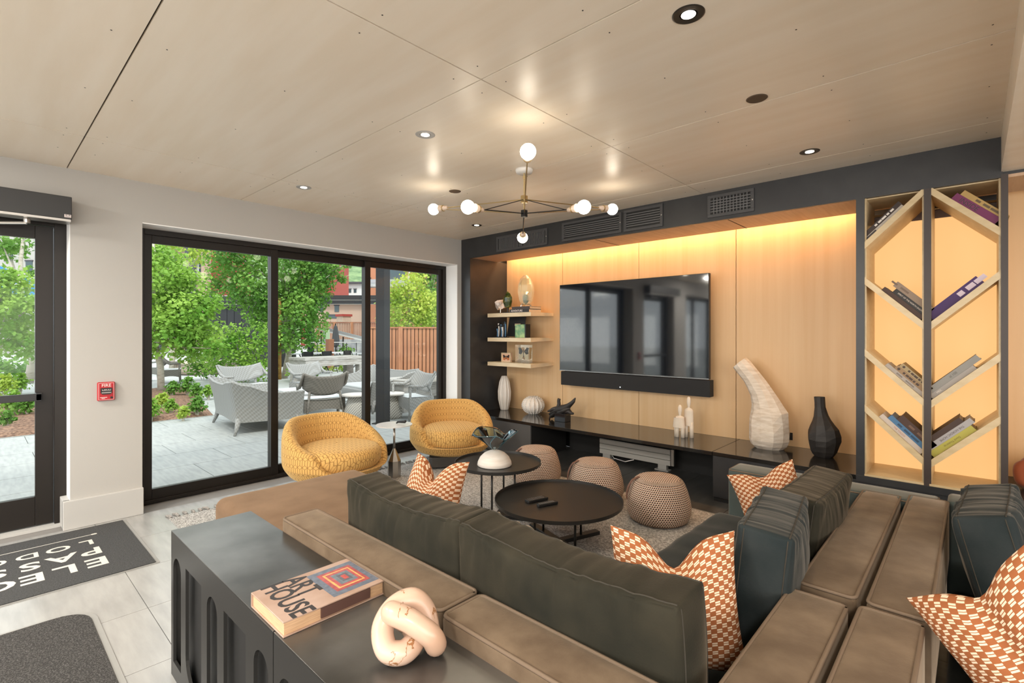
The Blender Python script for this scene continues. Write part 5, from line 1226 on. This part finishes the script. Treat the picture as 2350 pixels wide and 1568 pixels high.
# black pavilion: fascia beams on posts, clad store behind
A, B_ = at(585,690,26.0), at(925,690,26.0); A.z = B_.z = 0; Lf = (B_-A).length; af = math.atan2(B_.y-A.y, B_.x-A.x)
t = thing('black_pavilion', 'black steel pavilion with a flat roof beyond the trees', 'pavilion', A, af)
MB().box((0,0,3.28),(Lf,4,3.52)).build('roof_edge', BLKST, t); MB().box((.0,-.06,3.06),(Lf,.06,3.26)).build('beam', BLKST, t)
MB().box((-.02,-.075,3.262),(Lf,-.055,3.278)).box((-.02,-.075,3.045),(Lf,-.055,3.06)).build('edge_trim', STEEL, t)
for x in (Lf*.38, Lf*.96): MB().box((x-.13,-.1,0),(x+.13,.1,3.06)).build('post', BLKST, t)
A, B_ = at(470,770,23.0), at(640,770,23.0); A.z = B_.z = 0; Lf = (B_-A).length; af = math.atan2(B_.y-A.y, B_.x-A.x)
t = thing('black_store', 'black metal-clad store with upright seams glimpsed between the trees', 'shed', A, af)
MB().box((0,.05,0),(Lf,1.8,2.9)).build('wall', BLKST, t)
for i in range(int(Lf/.34)): MB().box((i*.34,.02,1.25),(i*.34+.32,.05,2.72)).build('cladding_panel', BLKST, t)
MB().box((-.1,-.1,2.74),(Lf+.1,1.8,2.86)).box((-.1,-.1,2.94),(Lf+.1,1.8,3.24)).build('roof_edge', BLKST, t); MB().box((-.1,-.12,2.86),(Lf+.1,.0,2.88)).box((-.1,-.12,3.24),(Lf+.1,.0,3.27)).build('edge_trim', STEEL, t)
MB().box((0,-.05,1.17),(Lf,.02,1.21)).build('handrail', FENCE, t)
t = thing('folded_parasol', 'folded dark grey parasol beyond the timber table', 'parasol', at(770,800,24)); t.location.z = 0
MB().tube([(0,0,0),(0,0,2.0)], .03, 8).build('pole', BLKM, t); MB().lathe([(.03,.85),(.13,.95),(.16,1.2),(.11,1.6),(.07,1.85),(.02,1.95)], 10, fn=lambda th,r,z: r*(1+.2*math.cos(5*th))).build('canopy', PM('parasol_cloth', (.05,.055,.06), .9), t)
MB().lathe([(.3,0),(.3,.08),(.04,.1)], 16).build('base', BLKM, t)
t = thing('utility_box', 'pale green utility box on a post beside the folded parasol', 'utility box', at(749,800,25)); t.location.z = 0
MB().box((-.16,-.1,1.2),(.16,.1,1.72)).build('cabinet', GREENB, t, bevel=.01); MB().box((-.03,-.03,0),(.03,.03,1.2)).build('post', BLKM, t)
t = thing('rust_post', 'square rust-brown post standing beyond the timber table', 'post', at(757,820,22)); t.location.z = 0
MB().box((-.13,-.13,0),(.13,.13,1.28)).build('shaft', PM('rust', (.25,.10,.05), .7), t, bevel=.008)
t = thing('sloping_canopy', 'white sloping canopy roof beyond the parasol', 'canopy', at(800,800,28), math.radians(42)); t.location.z = 0
MB().add([(-1.4,-1,1.75),(1.4,-1,1.05),(1.4,1,1.05),(-1.4,1,1.75),(-1.4,-1,1.82),(1.4,-1,1.12),(1.4,1,1.12),(-1.4,1,1.82)],[(0,3,2,1),(4,5,6,7),(0,1,5,4),(1,2,6,5),(2,3,7,6),(3,0,4,7)]).build('roof_sheet', WHOUSE, t)
for x in (-1.2,0,1.2): MB().box((x-.03,-.9,0),(x+.03,-.84,1.35-.25*x)).build('post', BLKM, t)
t = thing('railing', 'thin black railing across the lower terrace', 'railing', at(785,800,23), math.radians(42)); t.location.z = 0
MB().box((-1.6,-.02,1.1),(1.3,.02,1.14)).build('handrail', PM('rail_pale', (.45,.44,.42), .6), t)
for i in range(7): MB().box((-1.6+i*.45,-.012,.1),(-1.575+i*.45,.012,1.1)).build('baluster', BLKM, t)
for u, v, l in ((700,818,'grey stacked loungers left of the rust-brown post'),(800,815,'pale slatted bench right of the rust-brown post')):
    t = thing('lounge_bench', l, 'bench', at(u,v+10,23.5), math.radians(40)); t.location.z = 0
    for i in range(4): MB().box((-.7,-.3+.16*i,.55),(.7,-.17+.16*i,.60)).build('slat', PM('bench_grey', (.45,.46,.47), .7), t)
    for x in (-.6,.6): MB().box((x-.03,-.28,0),(x+.03,.3,.55)).build('leg', BLKM, t)
bush('sage green planting below the utility box', [(735,800,12),(748,812,10),(728,815,10)], 24, LEAF3, .1, 1, 71); bush('green planting under the white canopy', [(790,800,10),(805,806,9),(780,808,8)], 26, LEAF2, .1, 1, 72)
bush('bright planting seen under the timber table', [(745,846,7),(765,848,8),(785,846,8)], 20.5, LEAF3, .09, 1.2, 73)

# ------------------------------------------------------------------ buildings and hill
def facade(name, label, u0, u1, D, ztop, m, depth=8, cat='building'):
    A, B_ = at(u0,766,D), at(u1,766,D); A.z = B_.z = 0
    t = thing(name, label, cat, A, math.atan2(B_.y-A.y, B_.x-A.x)); L = (B_-A).length
    MB().box((0,0,0),(L,depth,ztop)).build('wall', m, t); return t, L
t, L = facade('apartment_building', 'tan apartment block with dark framed balconies behind the trees', 250, 462, 46, 16, STUCCO)
px = 46/1146
def fx(u): return (u-250)*px
def fz(v): return 1.52+(766-v)*px
for (a, b, c, d) in ((398,445,655,585),(398,445,720,672),(452,461,640,600),(340,385,640,590),(340,385,720,670),(280,325,640,590)):
    wv = MB().box((fx(a),-.06,fz(c)),(fx(b),.02,fz(d))).build('window', GLAZ, t)
    MB().box((fx(a)+.02,-.10,fz(c)),(fx(a)+.12,-.04,fz(d))).box((fx((a+b)/2)-.05,-.10,fz(c)),(fx((a+b)/2)+.05,-.04,fz(d))).build('mullion', WHOUSE, wv)
for a, b, v0 in ((397,450,628),(397,450,690),(335,388,628),(335,388,690)):
    bl = MB().box((fx(a),-1.2,fz(v0+4)),(fx(b),0,fz(v0-1))).build('balcony', STUCD, t)
    q = MB().box((fx(a),-1.22,fz(v0-15)),(fx(b),-1.16,fz(v0-13)))
    for i in range(14): x = fx(a)+(fx(b)-fx(a))*i/13; q.box((x-.015,-1.2,fz(v0)),(x+.015,-1.17,fz(v0-14)))
    tag(q.build('balustrade', PM('balustrade_grey', (.35,.38,.40), .5), bl), kind='stuff')
for u in (391,449,460): MB().box((fx(u)-.18,-1.25,0),(fx(u)+.18,-.9,16)).build('column', STUCD, t)
MB().box((0,-.9,fz(562)),(L,0,fz(550))).box((0,-.5,fz(600)),(L,0,fz(596))).build('fascia', STUCD, t)
def block(name, label, u0, u1, v0, D, m, wins=(), roof=None, depth=6):
    p_ = D/1146; t, L = facade(name, label, u0, u1, D, 1.52+(766-v0)*p_, m, depth)
    for a, b, c, d in wins:
        wv = MB().box(((a-u0)*p_,-.05,1.52+(766-c)*p_),((b-u0)*p_,.02,1.52+(766-d)*p_)).build('window', GLAZ, t)
        MB().box(((a-u0)*p_-.06,-.08,1.52+(766-d)*p_),((b-u0)*p_+.06,.0,1.52+(766-d)*p_+.1)).build('lintel', STUCD, wv)
    if roof: z = 1.52+(766-v0)*p_; MB().box((-.4,-.5,z),(L+.4,depth,z+roof)).build('roof', STUCD, t)
    return t
block('red_tower', 'red-sided building corner with dark windows above the trees', 462, 500, 540, 47.5, STUCR, ((472,480,640,600),(486,494,700,672)))
block('red_house', 'red building with a dark window frame beyond the white aspen', 690, 764, 575, 62, STUCR, ((744,760,640,606),(725,735,640,606)))
block('rust_building', 'rust and brown building with a balcony behind the terrace post', 836, 1010, 560, 40, STUCO, ((842,850,664,640),(890,930,652,612),(940,960,700,672)))
bl = thing('balcony_band', 'grey balcony with planters on the rust building', 'balcony', at(836,658,38.6), math.radians(42.8)); MB().box((0,-.6,-.05),(4.4,.6,.22)).build('deck', GSTONE, bl); MB().box((0,-.62,.22),(4.4,-.56,.5)).build('parapet', PM('parapet_grey', (.3,.31,.33), .6), bl)
block('white_house', 'white houses stepping down below the wooded hill', 772, 850, 652, 75, WHOUSE, ((800,806,672,664),(812,818,672,664)), .3)
block('tan_lodge', 'tan stone lodge with dark windows under the pavilion roof', 700, 840, 696, 52, STUCCO, ((768,778,716,702),(748,780,731,724),(735,742,716,700)), .3)
block('stone_house', 'grey stone building beside the terrace post', 838, 872, 696, 50, GSTONE, ((862,866,714,708),))
t = thing('stone_chimney', 'pale stone outdoor chimney in front of the tan lodge', 'chimney', at(789,760,46)); t.location.z = 0
MB().add([(-.9,-.6,0),(.9,-.6,0),(.9,.6,0),(-.9,.6,0),(-.55,-.4,3.1),(.55,-.4,3.1),(.55,.4,3.1),(-.55,.4,3.1)],[(0,3,2,1),(4,5,6,7),(0,1,5,4),(1,2,6,5),(2,3,7,6),(3,0,4,7)]).build('stack', PM('chimney_stone', (.50,.40,.30), .9, vcol=(.38,.30,.23), vscale=2), t); MB().box((-.65,-.5,3.1),(.65,.5,3.3)).build('cap', STUCR, t)
block('grey_lodge', 'grey building with a blue banner glimpsed above the entrance door trees', -80, 110, 480, 40, PM('pale_siding', (.42,.40,.37), .8), ((10,30,600,570),(60,75,640,600)), None)
bl = thing('blue_banner', 'blue banner with white letters KC above the trees in the entrance door glass', 'banner', at(30,645,34), math.radians(42.8))
MB().add([(-1.8,0,.05),(1.6,0,-1.6),(1.6,0,-.15),(-1.8,0,1.45),(-1.8,.03,.05),(1.6,.03,-1.6),(1.6,.03,-.15),(-1.8,.03,1.45)],[(0,1,2,3),(7,6,5,4),(0,4,5,1),(3,2,6,7),(0,3,7,4),(1,5,6,2)]).build('cloth', PM('banner_blue', (.03,.20,.44), .7), bl)
text('lettering', 'KC', 1.0, WHT, bl, None, M=Matrix.Translation((-.30,-.01,.15)) @ Matrix.Rotation(PI/2,4,'X') @ Matrix.Rotation(-.30,4,'Z'))
for z in (2.4,3.6,4.8):
    MB().box((-2.5,.6,z-4.6),(2.5,.7,z-4.4)).build('cable_rail', PM('rail_white', (.6,.62,.63), .5), bl)
hc = at(800,766,170); hl = MB()
def hill(u, v):
    th = (u-.5)*1.7; c = FW*math.cos(th)+RT*math.sin(th); r = 130+90*v
    return (c*r).to_tuple()[:2] + (v*(52+10*math.sin(u*9+1)+6*mnoise.noise(Vector((u*20,v*5,0)))),)
hl.grid(hill, 60, 14); o = hl.build('hill', HILL, smooth=True); o['kind'] = 'structure'

# ------------------------------------------------------------------ turn lettering into meshes
bpy.context.view_layer.update()
dg = bpy.context.evaluated_depsgraph_get()
for o in [q for q in C.objects if q.type == 'FONT']:
    me = bpy.data.meshes.new_from_object(o.evaluated_get(dg)); n = o.name
    q = bpy.data.objects.new(n, me); q.parent = o.parent; q.matrix_local = o.matrix_local.copy()
    bpy.data.objects.remove(o); q.name = n; C.objects.link(q)
